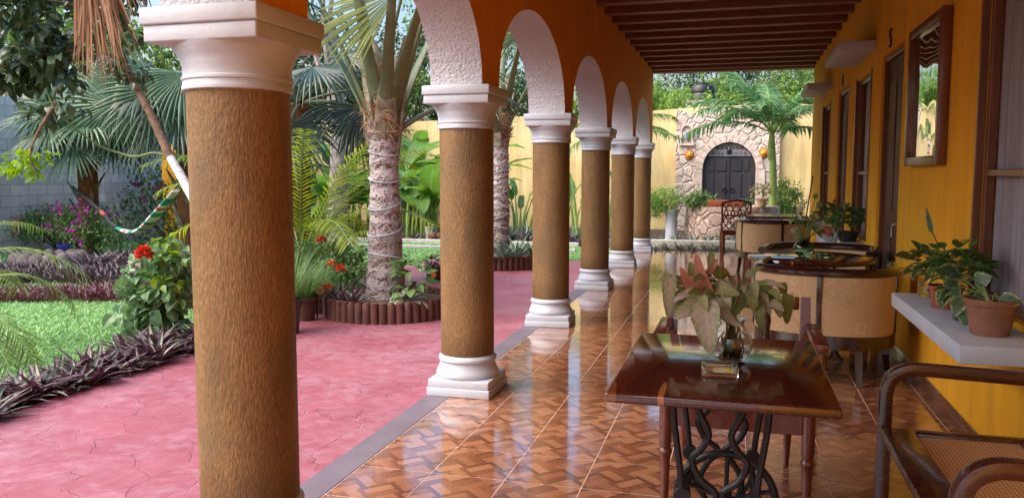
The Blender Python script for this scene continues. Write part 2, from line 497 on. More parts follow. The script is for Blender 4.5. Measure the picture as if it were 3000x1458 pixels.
def mk_trunk(name, ca, cb, white, k, rings=26):
    m, nt, bs = new_mat(name)
    v = world_coords(nt, (1, 1, 1))
    wob = noise(nt, v, 5, 5, .7)
    sp = nd(nt, 'ShaderNodeSeparateXYZ', {0: v})
    ph = mathn(nt, 'ADD', mathn(nt, 'MULTIPLY', sp.outputs[2], rings), mathn(nt, 'MULTIPLY', wob, 11))
    rg = mathn(nt, 'SINE', mathn(nt, 'MULTIPLY', ph, 2 * PI / 4))
    n2 = noise(nt, v, 26, 6, .75)
    c = ramp(nt, n2, [(.3, ca), (.7, cb)])
    wm = mathn(nt, 'ADD', n2, mathn(nt, 'MULTIPLY', rg, .1))
    zf = ramp(nt, mathn(nt, 'MULTIPLY', sp.outputs[2], .4), [(.05, (k * .6,) * 3), (.26, (k * .5,) * 3), (.42, (k,) * 3), (.70, (k,) * 3), (.78, (0, 0, 0))])
    c = mixc(nt, mathn(nt, 'MULTIPLY', ramp(nt, wm, [(.36, (0, 0, 0)), (.47, (1, 1, 1))]), zf), c, white)
    nt.links.new(c, bs.inputs['Base Color']); bs.inputs['Roughness'].default_value = .9
    bump(nt, bs, mathn(nt, 'ADD', rg, mathn(nt, 'MULTIPLY', n2, 1.6)), 1.0, .02)
    return m
M_ptrunk = mk_trunk('whitewashed_palm_bark', (.12, .075, .06), (.30, .19, .155), (.62, .55, .57), 1.0)
M_fibre = simple('palm_fibre', (.22, .095, .035), .95, var=.6, scale=40, bumpk=1.0, bscale=70)
M_petiole = leaf_mat('palm_petiole', [(.07, .11, .045), (.12, .165, .08), (.15, .19, .11)], .5, 0)
M_boot = simple('cut_leaf_base', (.25, .235, .17), .8, var=.6, scale=9, bumpk=.5, bscale=30)
M_bark = simple('brown_bark', (.21, .135, .09), .9, var=.4, scale=18, bumpk=.8, bscale=50)
M_greybark = simple('grey_bark', (.30, .27, .25), .9, var=.4, scale=9, bumpk=.9, bscale=40)
M_wbark = simple('white_painted_bark', (.60, .60, .62), .85, var=.28, scale=22, bumpk=1.0, bscale=45)
M_stem = simple('green_stem', (.13, .20, .05), .5, var=.3)
M_gstem = simple('pale_green_stem', (.24, .36, .10), .5, var=.25, scale=5)

L_fan = leaf_mat('fan_palm_leaf', [(.07, .145, .075), (.125, .225, .125), (.22, .33, .215)], .38, .22)
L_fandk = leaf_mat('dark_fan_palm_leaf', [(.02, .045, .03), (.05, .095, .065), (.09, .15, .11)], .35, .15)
L_fany = leaf_mat('yellow_fan_palm_leaf', [(.12, .17, .035), (.22, .27, .06), (.30, .33, .09)], .4, .3)
L_areca = leaf_mat('areca_leaf', [(.16, .26, .03), (.28, .40, .05), (.40, .50, .08)], .4, .35)
L_palm = leaf_mat('feather_palm_leaf', [(.055, .135, .03), (.10, .22, .05), (.17, .31, .09)], .35, .3)
L_palmb = leaf_mat('blue_green_palm_leaf', [(.07, .18, .06), (.13, .28, .10), (.20, .38, .17)], .35, .3)
L_banana = leaf_mat('banana_leaf', [(.06, .15, .03), (.12, .26, .055), (.20, .35, .10)], .35, .35, veins=(26, .45, (.27, .42, .14), .1))
L_citrus = leaf_mat('dark_glossy_leaf', [(.018, .040, .022), (.035, .072, .036), (.07, .12, .06), (.13, .19, .09)], .24, .15, veins=(4, .2, (.16, .22, .12)))
L_lime = leaf_mat('lime_leaf', [(.16, .30, .03), (.26, .42, .05), (.36, .5, .09)], .4, .4)
L_mid = leaf_mat('mid_green_leaf', [(.045, .11, .03), (.085, .19, .045), (.15, .28, .075)], .4, .3, veins=(5, .3, (.2, .33, .12)))
L_tree = leaf_mat('tree_leaf', [(.05, .11, .025), (.10, .20, .045), (.18, .30, .07), (.26, .39, .10)], .5, .3)
L_treel = leaf_mat('light_tree_leaf', [(.12, .24, .045), (.22, .37, .075), (.34, .49, .13)], .5, .35)
L_treed = leaf_mat('dark_tree_leaf', [(.02, .05, .018), (.045, .10, .032), (.09, .16, .05)], .5, .2)
L_rhoeo = leaf_mat('purple_green_blade', [(.07, .085, .06), (.13, .145, .10), (.15, .075, .115), (.24, .22, .19)], .3, .15, (.18, .03, .11))
L_rhoeod = leaf_mat('dark_purple_blade', [(.07, .055, .07), (.13, .12, .125), (.20, .19, .19), (.17, .07, .10)], .4, .1, (.14, .03, .08))
L_rhoeor = leaf_mat('red_purple_blade', [(.15, .05, .07), (.20, .09, .105), (.17, .15, .11), (.26, .16, .165)], .4, .15, (.25, .03, .07))
L_dry = leaf_mat('dry_frond', [(.22, .095, .04), (.34, .17, .08), (.45, .26, .14)], .7, .15)
L_magenta = leaf_mat('magenta_bract', [(.45, .02, .36), (.60, .05, .45), (.62, .12, .50)], .5, .3, (.7, .05, .5))
L_pink = leaf_mat('pink_bract', [(.62, .18, .34), (.68, .26, .42)], .5, .3, (.7, .2, .4))
L_redfl = leaf_mat('red_petal', [(.70, .022, .012), (.85, .055, .03), (.78, .10, .05)], .5, .2, (.8, .05, .03))
L_syn = leaf_mat('pale_caladium_centre', [(.30, .30, .19), (.34, .31, .22), (.33, .25, .21)], .42, .3, veins=(6, .5, (.46, .43, .34)), edge=((.17, .21, .07), .78))
L_syng = leaf_mat('caladium_edge', [(.18, .22, .08), (.23, .26, .11), (.28, .27, .15)], .42, .3, veins=(6, .4, (.36, .36, .22)))
L_synp = leaf_mat('pink_caladium_leaf', [(.42, .17, .14), (.48, .23, .18)], .45, .3, (.6, .2, .15), veins=(6, .4, (.55, .34, .28)), edge=((.33, .20, .11), .9))
L_potg = leaf_mat('pothos_centre', [(.035, .085, .03), (.06, .13, .045)], .3, .2, veins=(5, .35, (.12, .2, .08)), edge=((.38, .42, .17), .82))
L_poty = leaf_mat('pothos_edge', [(.30, .36, .13), (.42, .44, .20)], .35, .2)
L_brom = leaf_mat('bromeliad_leaf', [(.10, .14, .08), (.20, .22, .14), (.30, .20, .14)], .45, .2)
L_agave = leaf_mat('agave_leaf', [(.08, .15, .11), (.14, .22, .17), (.18, .28, .18)], .45, .15)

# ------------------------------------------------------------------ plant shapes
def prof(shape, t):
    if shape == 'ovate': return (math.sin(PI * min(1, t ** .62)) ** .85) if t < 1 else 0
    if shape == 'heart': return max(0, (1 - t) ** .55) * (min(1, .75 + 1.2 * t) if t > 0 else .55)
    if shape == 'blade': return min(1, .45 + t * 3) * (1 - t ** 2.2)
    if shape == 'banana': return min(1, t * 7) ** .6 * (1 - t ** 5) ** .8
    return 1 - t

def leaf(mb, p, d, n, L, W, droop=.6, fold=.25, seg=4, shape='ovate', m=0, edge=None, wave=0.0, t0=0.0):
    p = V(p); d = V(d).normalized(); n = V(n)
    n = n - d * n.dot(d)
    if n.length < 1e-4: n = frame(d)[0]
    n.normalize(); s = d.cross(n)
    rows = []; c = p.copy(); st = L / seg; a = droop / seg
    nacross = 5 if edge is not None else 3
    for i in range(seg + 1):
        t = i / seg
        w = W * .5 * prof(shape, t)
        fo = fold * w; wv = wave * W * math.sin(i * 2.4)
        if nacross == 3: rows.append((c + s * w + n * (fo + wv), c, c - s * w + n * (fo - wv)))
        else: rows.append((c + s * w + n * fo, c + s * w * .62 + n * fo * .5, c, c - s * w * .62 + n * fo * .5, c - s * w + n * fo))
        d2 = (d * math.cos(a) - n * math.sin(a)); n = (n * math.cos(a) + d * math.sin(a)); d = d2
        c = c + d * st
    vs = [v for r in rows for v in r]
    b = len(mb.v); mb.v += [tuple(v) for v in vs]
    if mb.uv is not None:
        us = (-1, 0, 1) if nacross == 3 else (-1, -.62, 0, .62, 1)
        for i in range(seg + 1):
            for j in range(nacross): mb.uv[b + i * nacross + j] = (us[j], i / seg, 1)
    k = nacross
    for i in range(seg):
        for j in range(k - 1):
            q = b + i * k + j
            mb.f.append((q, q + 1, q + k + 1, q + k))
            mb.m.append(edge if (edge is not None and j in (0, 3)) else m)

def rnd_dir(zmin=-1, zmax=1):
    z = R.uniform(zmin, zmax); a = R.uniform(0, 2 * PI); r = math.sqrt(max(0, 1 - z * z))
    return V((r * math.cos(a), r * math.sin(a), z))

def arc(p, d, L, g, n=10):
    p = V(p); d = V(d).normalized(); out = [p.copy()]
    for i in range(n):
        d = (d + V((0, 0, -g / n))).normalized()
        p = p + d * (L / n); out.append(p.copy())
    return out

def pinnate(mb, pts, nl, Lm, W, ml=0, mr=1, rad=.012, droop=.8, vee=.35, start=.18, sweep=.55, seg=3):
    tube(mb, pts, [rad * (1 - .75 * i / (len(pts) - 1)) for i in range(len(pts))], 5, mr, cap=False)
    k = len(pts) - 1
    for i in range(nl):
        t = start + (1 - start) * (i + .5) / nl
        x = t * k; j = min(int(x), k - 1); u = x - j
        p = pts[j].lerp(pts[j + 1], u); d = (pts[j + 1] - pts[j]).normalized()
        side = d.cross(V((0, 0, 1)))
        if side.length < .05: side = V((1, 0, 0))
        side.normalize(); up = side.cross(d)
        ln = Lm * (math.sin(PI * (.12 + .8 * (1 - t) + .02)) ** .6 if t > .5 else (.65 + .7 * (t - start))) 
        for sg in (-1, 1):
            dd = side * sg * R.uniform(.8, 1) + d * (sweep + .5 * t) + up * (vee + R.uniform(-.1, .1))
            leaf(mb, p, dd, up, ln * R.uniform(.85, 1.08), W, droop * R.uniform(.6, 1.3), .35, seg, 'blade', ml)

def fan_leaf(mb, hub, d, n, rad, nseg=34, span=4.9, m=0, droop=.9, fused=.45, fold=.3, curl=.18):
    hub = V(hub); d = V(d).normalized(); n = V(n); n = (n - d * n.dot(d)).normalized()
    s = d.cross(n)
    dth = span / nseg
    for k in range(nseg):
        th = -span / 2 + (k + .5) * dth
        u = d * math.cos(th) + s * math.sin(th)
        rr = rad * (1 - .28 * abs(th) / (span / 2)) * R.uniform(.9, 1.05)
        dirn = (u - n * curl * R.uniform(.7, 1.3)).normalized()
        tang = dirn.cross(n).normalized(); nn = tang.cross(dirn)
        rows = []; c = hub + dirn * (.02 * rad); dr = dirn.copy()
        ts = [.02, .22, fused, .62, .8, 1.0]
        dd = droop * R.uniform(.3, 1.3)
        for i, t in enumerate(ts):
            if t <= fused: w = t * rr * math.tan(dth / 2) * 1.02
            else: w = fused * rr * math.tan(dth / 2) * (1 - (t - fused) / (1.0 - fused)) ** .8
            if i:
                if t > fused: dr = (dr + V((0, 0, -dd * (t - ts[i - 1])*2))).normalized()
                c = c + dr * rr * (t - ts[i - 1])
            tg = tang
            rows += [c + tg * w, c + nn * (fold * w * 1.6), c - tg * w]
        b = len(mb.v); mb.v += [tuple(v) for v in rows]
        for i in range(len(ts) - 1):
            for j in (0, 1):
                q = b + i * 3 + j
                mb.f.append((q, q + 1, q + 4, q + 3)); mb.m.append(m)

def foliage(mb, ells, nclump, nleaf, L, W, m=0, clump=.28, droop=.5, shape='ovate', seg=2, zbias=0.0, mats=None):
    """leaves gathered in clumps spread through ellipsoids (centre, radii), denser near the skin"""
    tot = sum(e[1][0] * e[1][1] * e[1][2] for e in ells)
    for c, r in ells:
        k = max(1, int(nclump * r[0] * r[1] * r[2] / tot))
        for _ in range(k):
            u = rnd_dir(-.9, 1); q = R.uniform(.35, 1) ** .5 * R.uniform(.8, 1.12)
            cc = V(c) + V((u.x * r[0], u.y * r[1], u.z * r[2])) * q
            cr = clump * R.uniform(.5, 1.25)
            for _ in range(nleaf):
                o = rnd_dir() * cr * R.uniform(.2, 1)
                d = (o.normalized() * .8 + rnd_dir() * .7 + V((0, 0, -.25 + zbias)))
                sc_ = R.uniform(.65, 1.2)
                leaf(mb, cc + o, d, V((0, 0, 1)) + rnd_dir() * .6, L * sc_, W * sc_, droop, .3, seg, shape, m if mats is None else R.choice(mats))

def rosette(mb, p, n, L, W, up=.7, m=0, droop=.7, seg=4, spread=1.0, shape='blade'):
    p = V(p)
    for i in range(n):
        a = 2.4 * i + R.uniform(-.3, .3); t = i / n
        e = (up * (.45 + .9 * t)) 
        d = V((math.cos(a) * spread, math.sin(a) * spread, e * 1.6))
        leaf(mb, p + V((math.cos(a), math.sin(a), 0)) * W * .3 + V((0, 0, t * L * .12)), d, V((0, 0, 1)), L * R.uniform(.75, 1.1), W, droop * R.uniform(.5, 1.3), .45, seg, shape, m)

# ------------------------------------------------------------------ camera, light, world
cam = bpy.data.cameras.new('camera'); co = bpy.data.objects.new('camera', cam); C.objects.link(co)
cam.sensor_fit = 'HORIZONTAL'; cam.sensor_width = 36; cam.lens = 36 * 2044 / 2576
cam.clip_start = .05; cam.clip_end = 2000
co.location = (0, 0, 1.4)
co.rotation_euler = (math.radians(90 - 5.3107), 0, math.radians(15.4924))
sc.camera = co

SUN_EL, SUN_AZ = math.radians(50), math.radians(236)      # compass: from +Y towards +X
w = bpy.data.worlds.new('World'); sc.world = w; w.use_nodes = True
nt = w.node_tree
bg = nt.nodes['Background']
sky = nt.nodes.new('ShaderNodeTexSky'); sky.sky_type = 'NISHITA'; sky.sun_disc = False
sky.sun_elevation = SUN_EL; sky.sun_rotation = SUN_AZ
sky.air_density = 1.2; sky.dust_density = 6.0; sky.ozone_density = 1.0
hs = nt.nodes.new('ShaderNodeHueSaturation'); hs.inputs['Saturation'].default_value = 1.45; hs.inputs['Value'].default_value = 2.4
nt.links.new(sky.outputs[0], hs.inputs['Color']); nt.links.new(hs.outputs[0], bg.inputs['Color'])
bg.inputs['Strength'].default_value = .15
sl = bpy.data.lights.new('sun', 'SUN'); so = bpy.data.objects.new('sun', sl); C.objects.link(so)
sl.energy = 3.1; sl.angle = math.radians(75); sl.color = (.80, .88, 1)
sd = V((math.sin(SUN_AZ) * math.cos(SUN_EL), math.cos(SUN_AZ) * math.cos(SUN_EL), math.sin(SUN_EL)))
so.rotation_euler = (-sd).to_track_quat('-Z', 'Y').to_euler(); so.location = sd * 30
sc.view_settings.view_transform = 'Standard'; sc.view_settings.look = 'None'
sc.view_settings.exposure = 0; sc.view_settings.gamma = 1
cy = sc.cycles
cy.use_denoising = True; cy.max_bounces = 10; cy.diffuse_bounces = 6; cy.glossy_bounces = 5; cy.transmission_bounces = 8
cy.sample_clamp_indirect = 6; cy.caustics_reflective = False; cy.caustics_refractive = False
# ================================================================== SETTING
mb = MB(); mb.add([(-300, -200, -.06), (300, -200, -.06), (300, 400, -.06), (-300, 400, -.06)], [(0, 1, 2, 3)])
ob('ground', mb, M_soil, kind='structure')
mb = MB(); mb.add([(-12.45, -9, -.03), (-1.9, -9, -.03), (-1.9, 15.2, -.03), (-12.45, 15.2, -.03)], [(0, 1, 2, 3)])
ob('lawn', mb, M_lawnbase, kind='structure')
PATH = [(-1.872, -8), (-1.872, 12.95), (-3.0, 12.75), (-4.75, 12.3), (-4.95, 10.5), (-4.8, 8.2), (-4.45, 6.6), (-4.16, 5.6), (-4.12, 5.0), (-4.12, 4.2), (-4.05, 3.0), (-3.9, -8)]
mb = MB(); n = len(PATH)
mb.add([(x, y, -.004) for x, y in PATH] + [(x, y, -.06) for x, y in PATH], [tuple(range(n - 1, -1, -1))] + [(i, (i + 1) % n, n + (i + 1) % n, n + i) for i in range(n)])
ob('garden_path', mb, M_path, kind='structure')
mb = MB(); box(mb, -1.872, -1.716, -9, 14.93, -.06, .002, .004)
ob('kerb', mb, M_kerb, kind='structure')

# floor: glazed tiles printed with a diagonal parquet, light grout between
FX0, FY0, TX, TY, NX, NY = -1.7135, -2.76, .3568, .3667, 0, 0
def clip(poly, x0, x1, y0, y1):
    for ax, lim, sg in ((0, x0, 1), (0, x1, -1), (1, y0, 1), (1, y1, -1)):
        out = []
        for i in range(len(poly)):
            a, b = poly[i - 1], poly[i]
            da, db = (a[ax] - lim) * sg, (b[ax] - lim) * sg
            if (da >= 0) != (db >= 0):
                t = da / (da - db); out.append((a[0] + (b[0] - a[0]) * t, a[1] + (b[1] - a[1]) * t))
            if db >= 0: out.append(b)
        poly = out
        if len(poly) < 3: return []
    return poly
tile = []                                               # one printed tile: herringbone boards at 45 degrees
g = .0028; c45 = math.sqrt(.5); cs = .1289                # diagonal basket weave: two boards and a dark slip in every cell
for i in range(-8, 9):
    for j in range(-8, 9):
        hsh = math.sin(i * 12.9898 + j * 78.233) * 43758.5453; hsh -= math.floor(hsh)
        A0 = i * cs; B0 = j * cs
        strips = [(0, .052, 0 if hsh < .62 else 1), (.052, .104, 0 if hsh > .3 else 1), (.104, cs, 2 if hsh < .8 else 1)]
        if (i + j) % 4 == 1: strips = [(0, .025, 2), (.025, .077, 0), (.077, cs, 1)]
        for u0, u1, mi in strips:
            q = (A0 + u0, B0, A0 + u1, B0 + cs) if (i + j) % 2 else (A0, B0 + u0, A0 + cs, B0 + u1)
            a, b, c_, d = q
            pp = [((x - y) * c45 + .03, (x + y) * c45 + .018) for x, y in ((a, b), (c_, b), (c_, d), (a, d))]
            pp = clip(pp, g, TX - g, g, TY - g)
            if len(pp) >= 3: tile.append((pp, mi))
mb = MB()
y = FY0
while y < 14.9:
    x = FX0
    while x < 1.19:
        cx1 = min(x + TX, 1.199) - x; cy1 = min(y + TY, 14.925) - y
        tz = R.uniform(-.00025, .00025); sx = R.uniform(-.0012, .0012); sy_ = R.uniform(-.0012, .0012)
        for pp, mi in tile:
            if cx1 < TX or cy1 < TY: pp = clip(pp, 0, cx1 - .001, 0, cy1 - .001)
            if len(pp) < 3: continue
            mb.add([(x + px, y + py, tz + sx * (px - .18) + sy_ * (py - .18)) for px, py in pp], [tuple(range(len(pp)))], mi)
        x += TX
    y += TY
floor = ob('tiled_floor', mb, [M_p1, M_p2, M_p3], kind='structure')
mb = MB(); box(mb, -1.7155, 1.2, -9, 14.93, -.06, -.0016)
o = ob('grout', mb, M_grout, parent=floor)

# ================================================================== BUILDING
# arcade wall with six round-headed arches
YC = [.06 + 2.43 * k for k in range(7)]                 # column axes
XO, XI, ZS, ZT = -1.832, -1.500, 1.932, 3.36
YEND = 14.85
inn = MB(); sof = MB()
A, B = 1.035, .675
def arch(yc, n=36):
    return [(yc - A * math.cos(PI * i / n), ZS + B * math.sin(PI * i / n) ** .93) for i in range(n + 1)]
y_prev = -1.0
cols = []
for k in range(0, 6):
    yc = .06 + 2.43 * k + 1.215
    pts = arch(yc)
    cols.append(('pier', y_prev, yc - A))
    cols.append(('arch', pts)); y_prev = yc + A
cols.append(('pier', y_prev, YEND))
for c_ in cols:
    if c_[0] == 'pier':
        a, b = c_[1], c_[2]
        if b - a < .01: continue
        for X, fl in ((XI, 0), (XO, 1)):
            f = (0, 1, 2, 3) if fl else (3, 2, 1, 0)
            inn.add([(X, a, ZS), (X, b, ZS), (X, b, ZT), (X, a, ZT)], [f], 0)
        inn.add([(XI, a, ZS), (XO, a, ZS), (XO, b, ZS), (XI, b, ZS)], [(0, 1, 2, 3)], 0)
    else:
        p = c_[1]
        for i in range(len(p) - 1):
            (a, za), (b, zb) = p[i], p[i + 1]
            for X, fl in ((XI, 0), (XO, 1)):
                f = (0, 1, 2, 3) if fl else (3, 2, 1, 0)
                inn.add([(X, a, za), (X, b, zb), (X, b, ZT), (X, a, ZT)], [f], 0)
            sof.add([(XI, a, za), (XI, b, zb), (XO, b, zb), (XO, a, za)], [(0, 1, 2, 3)], 0)
for yy in (-1.0, YEND): inn.add([(XI, yy, ZS), (XI, yy, ZT), (XO, yy, ZT), (XO, yy, ZS)], [(0, 1, 2, 3)], 0)
aw = thing('arcade_wall', 'orange plastered wall of round arches standing on the row of ochre columns', 'wall', (-1.666, 6, ZS))
ob('plaster', inn, M_yel_in, parent=aw)
ob('arch_soffit', sof, M_white_st, parent=aw, smooth=True, ang=60, label='rough white plaster undersides of the arches')

# columns
col = thing('column', 'nearest ochre column, largest in the foreground with the white capital cut by the picture top', 'column', (-1.662, YC[1] - .012, 0), group='ochre columns of the arcade')
mb = MB(); box(mb, -.2075, .2075, -.2075, .2075, 0, .056, .006); box(mb, -.2, .2, -.2, .2, .056, .106, .006)
ob('plinth', mb, M_white, parent=col, local=True, smooth=True, ang=50)
mb = MB(); lathe(mb, [(.192, .104), (.200, .112), (.203, .126), (.199, .142), (.190, .158), (.182, .178), (.178, .195), (.178, .205), (.184, .208), (.187, .218), (.187, .230), (.182, .236), (.176, .240), (.168, .252)], n=48)
ob('base', mb, M_white, parent=col, local=True, smooth=True, ang=50)
mb = MB(); lathe(mb, [(.171, .243 + i * .1442) for i in range(11)], n=48)
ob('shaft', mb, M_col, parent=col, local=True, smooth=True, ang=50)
mb = MB(); lathe(mb, [(.168, 1.672), (.182, 1.676), (.184, 1.688), (.180, 1.694), (.179, 1.706), (.184, 1.710), (.184, 1.718), (.179, 1.722), (.179, 1.752), (.183, 1.760), (.183, 1.766), (.192, 1.788), (.205, 1.808), (.211, 1.823)], n=48)
ob('capital', mb, M_white, parent=col, local=True, smooth=True, ang=50)
mb = MB(); box(mb, -.2085, .2085, -.2085, .2085, 1.822, 1.876, .006); box(mb, -.2165, .2165, -.2165, .2165, 1.876, 1.9318, .006)
ob('abacus', mb, M_white, parent=col, local=True, smooth=True, ang=50)
CL = ['second ochre column, standing between the two planter palms and right of the round log planter', 'third ochre column with its white plinth beside the far log planter',
      'fourth ochre column, in front of the banana-like leaves by the yellow wall', 'fifth ochre column, the last but one before the far end of the arcade', 'farthest ochre column, at the open end of the arcade beside the bromeliad bed']
for k in range(2, 7): copy_tree(col, (-1.662, YC[k], 0), R.uniform(-.06, .06) if k > 2 else 0, None, CL[k - 2])
copy_tree(col, (-1.662, YC[0], 0), None, None, 'ochre column just outside the picture beside the camera')

# ceiling on dark beams
roof = thing('veranda_roof', 'dark timber beamed ceiling over the tiled corridor', 'roof', (0, 6, 3.36))
mb = MB(); box(mb, -2.0, 1.5, -.9, 14.95, 3.362, 3.52); ob('ceiling_slab', mb, M_ceil, parent=roof)
proto = None
for k in range(-5, 11):
    yy = 8.81 + .573 * k
    if proto is None:
        mb = MB(); box(mb, -1.498, 1.198, -.07, .07, 3.185, 3.361, .006)
        proto = ob('beam', mb, M_beam, parent=roof, local=True); proto.location = (0, yy - 6, -3.36)
    else:
        c_ = proto.copy(); C.objects.link(c_); c_.parent = roof; c_.location = (0, yy - 6, -3.36)
mb = MB(); box(mb, -1.498, 1.198, 14.70, 14.94, 3.165, 3.36, .008); ob('end_fascia', mb, M_fascia, parent=roof)

# house wall with doors and windows
XW = 1.2
OPEN = [('window', 3.79, 4.75, .745, 2.37), ('door', 6.88, 7.88, 0.0, 2.41), ('window', 8.44, 9.44, .745, 2.37), ('door', 10.1, 11.1, 0.0, 2.41), ('window', 12.03, 13.0, .745, 2.37)]
ys = sorted({-8.0, YEND, *[o_[1] for o_ in OPEN], *[o_[2] for o_ in OPEN]})
zs = [0, .745, 2.37, 2.41, 3.36]
mb = MB()
def inside(a, b, c_, d): return any(o_[1] - 1e-4 <= a and b <= o_[2] + 1e-4 and o_[3] - 1e-4 <= c_ and d <= o_[4] + 1e-4 for o_ in OPEN)
for i in range(len(ys) - 1):
    for j in range(len(zs) - 1):
        if not inside(ys[i], ys[i + 1], zs[j], zs[j + 1]):
            mb.add([(XW, ys[i], zs[j]), (XW, ys[i], zs[j + 1]), (XW, ys[i + 1], zs[j + 1]), (XW, ys[i + 1], zs[j])], [(0, 1, 2, 3)])
DEP = .11
for _, a, b, c_, d in OPEN:
    mb.add([(XW, a, c_), (XW, b, c_), (XW, b, d), (XW, a, d), (XW + DEP, a, c_), (XW + DEP, b, c_), (XW + DEP, b, d), (XW + DEP, a, d)],
           [(0, 3, 7, 4), (1, 5, 6, 2), (3, 2, 6, 7), (0, 4, 5, 1)])
mb.add([(XW, YEND, 0), (XW, YEND, 3.36), (XW + 4, YEND, 3.36), (XW + 4, YEND, 0)], [(0, 1, 2, 3)])
mb.add([(XW + .12, -2.6, 0), (XW + .12, -2.6, 3.36), (XW + .12, YEND, 3.36), (XW + .12, YEND, 0)], [(3, 2, 1, 0)])
house = thing('house', 'amber yellow house front with brown doors and curtained windows along the corridor', 'building', (1.4, 6, 0))
ob('wall', mb, M_yel, parent=house)
SK = []; segs = [(-.5, 6.87), (7.89, 10.09), (11.11, 14.84)]
for a, b in segs:
    yy = a
    mb = MB()
    while yy < b - .01:
        e = min(yy + .33, b); box(mb, XW - .011, XW - .001, yy + .002, e - .002, .001, .098, .002); yy += .33
    SK.append(mb)
M_skirt = mk_plank('skirting_tile', (.15, .06, .03), (.20, .085, .045))
for mb in SK: ob('skirting', mb, M_skirt, parent=house)
for kind, a, b, c_, d in OPEN:
    if kind == 'window':
        fr = MB(); t = .05
        box(fr, XW + .03, XW + .075, a + .003, a + t, c_ + .003, d - .003, .004); box(fr, XW + .03, XW + .075, b - t, b - .003, c_ + .003, d - .003, .004)
        box(fr, XW + .032, XW + .073, a + t, b - t, c_ + .003, c_ + t, .004); box(fr, XW + .032, XW + .073, a + t, b - t, d - t, d - .003, .004)
        wn = ob('window', fr, M_frame, parent=house)
        rl = MB(); box(rl, XW + .028, XW + .062, a + t, b - t, 1.385, 1.42, .004); ob('rail', rl, M_frame, parent=wn)
        cu = MB(); nn = 70; vs = []
        for i in range(nn + 1):
            yy = a + t + (b - a - 2 * t) * i / nn
            xx = XW + .085 + .007 * math.sin(i * .9) + .006 * math.sin(i * .37 + a)
            vs += [(xx, yy, c_ + .02), (xx, yy, d - .02)]
        cu.add(vs, [(2 * i, 2 * i + 1, 2 * i + 3, 2 * i + 2) for i in range(nn)])
        ob('curtain', cu, M_curt, parent=wn, smooth=True, ang=0)
        ar = MB(); tt = .022                                # thin dark casing on the wall face
        box(ar, XW - .012, XW + .028, a - tt, a + .002, c_ - .0, d + tt, .003); ob('casing', ar, M_frame, parent=wn)
        ar = MB(); box(ar, XW - .012, XW + .028, b - .002, b + tt, c_, d + tt, .003); ob('casing', ar, M_frame, parent=wn)
    else:
        dr = MB(); box(dr, XW + .055, XW + .10, a + .045, b - .045, .012, d - .05, .004)
        for (z0, z1) in ((.18, .92), (1.08, 2.16)):
            for (y0, y1) in ((a + .14, (a + b) / 2 - .05), ((a + b) / 2 + .05, b - .14)):
                box(dr, XW + .046, XW + .056, y0, y1, z0, z1, .004)
        dd = ob('door', dr, M_door, parent=house)
        fr = MB(); box(fr, XW + .02, XW + .10, a + .002, a + .044, 0.002, d - .002, .004); box(fr, XW + .02, XW + .10, b - .044, b - .002, .002, d - .002, .004)
        box(fr, XW + .022, XW + .098, a + .044, b - .044, d - .046, d - .002, .004); ob('door_frame', fr, M_frame, parent=dd)
        h = MB(); tube(h, smooth_path([(XW + .05, a + .1, 1.0), (XW - .0, a + .1, 1.0), (XW - .01, a + .13, .97), (XW - .008, a + .15, .9)], 4), .009, 8)
        box(h, XW + .044, XW + .0545, a + .075, a + .125, .9, 1.08, .003); ob('handle', h, M_silver, parent=dd, smooth=True)
        tx = bpy.data.curves.new('room_number', 'FONT'); tx.body = '5' if a < 8 else '4'; tx.size = .23; tx.extrude = .006; tx.offset = -.003; tx.align_x = 'CENTER'
        tmp = bpy.data.objects.new('number_curve', tx); C.objects.link(tmp); bpy.context.view_layer.update()
        nm = bpy.data.meshes.new_from_object(tmp.evaluated_get(bpy.context.evaluated_depsgraph_get())); bpy.data.objects.remove(tmp)
        to = bpy.data.objects.new('room_number', nm); C.objects.link(to); to.parent = house
        to.location = (XW - .008 - 1.4, (a + b) / 2 + .10 - 6, 2.44); to.rotation_euler = (PI / 2, 0, -PI / 2)
        nm.materials.clear(); nm.materials.append(M_iron)
for a, b in ((3.54, 5.04), (8.15, 9.72), (11.75, 13.3)):
    mb = MB(); box(mb, .867, XW - .001, a, b, .645, .72, .004); ob('shelf', mb, M_white, parent=house, smooth=True)
for a, b in ((3.6, 4.95), (8.25, 9.55), (11.9, 13.15)):
    mb = MB(); box(mb, .885, XW - .001, a, b, 2.535, 2.622, .004); ob('window_hood', mb, M_white, parent=house, smooth=True)

# mirror on the house wall
mir = thing('wall_mirror', 'dark framed mirror with wavy garden reflection hanging between door and nearest window', 'mirror', (1.17, 5.89, 1.45))
mb = MB(); a, b, c_, d, t = 5.40, 6.385, 1.45, 2.385, .06
box(mb, XW - .062, XW - .002, a, a + t, c_, d, .006); box(mb, XW - .062, XW - .002, b - t, b, c_, d, .006)
box(mb, XW - .060, XW - .004, a + t, b - t, c_, c_ + t, .006); box(mb, XW - .060, XW - .004, a + t, b - t, d - t, d, .006)
ob('frame', mb, M_frame, parent=mir, smooth=True)
mb = MB(); box(mb, XW - .03, XW - .006, a + t - .004, b - t + .004, c_ + t - .004, d - t + .004); 
cx_, cy_ = XW - .03, (a + b) / 2; an = math.radians(0.0)
mb.v = [(cx_ + (x - cx_) * math.cos(an) - (y - cy_) * math.sin(an) * 1.0, cy_ + (y - cy_), z) for x, y, z in mb.v]
ob('glass', mb, M_mirror, parent=mir)
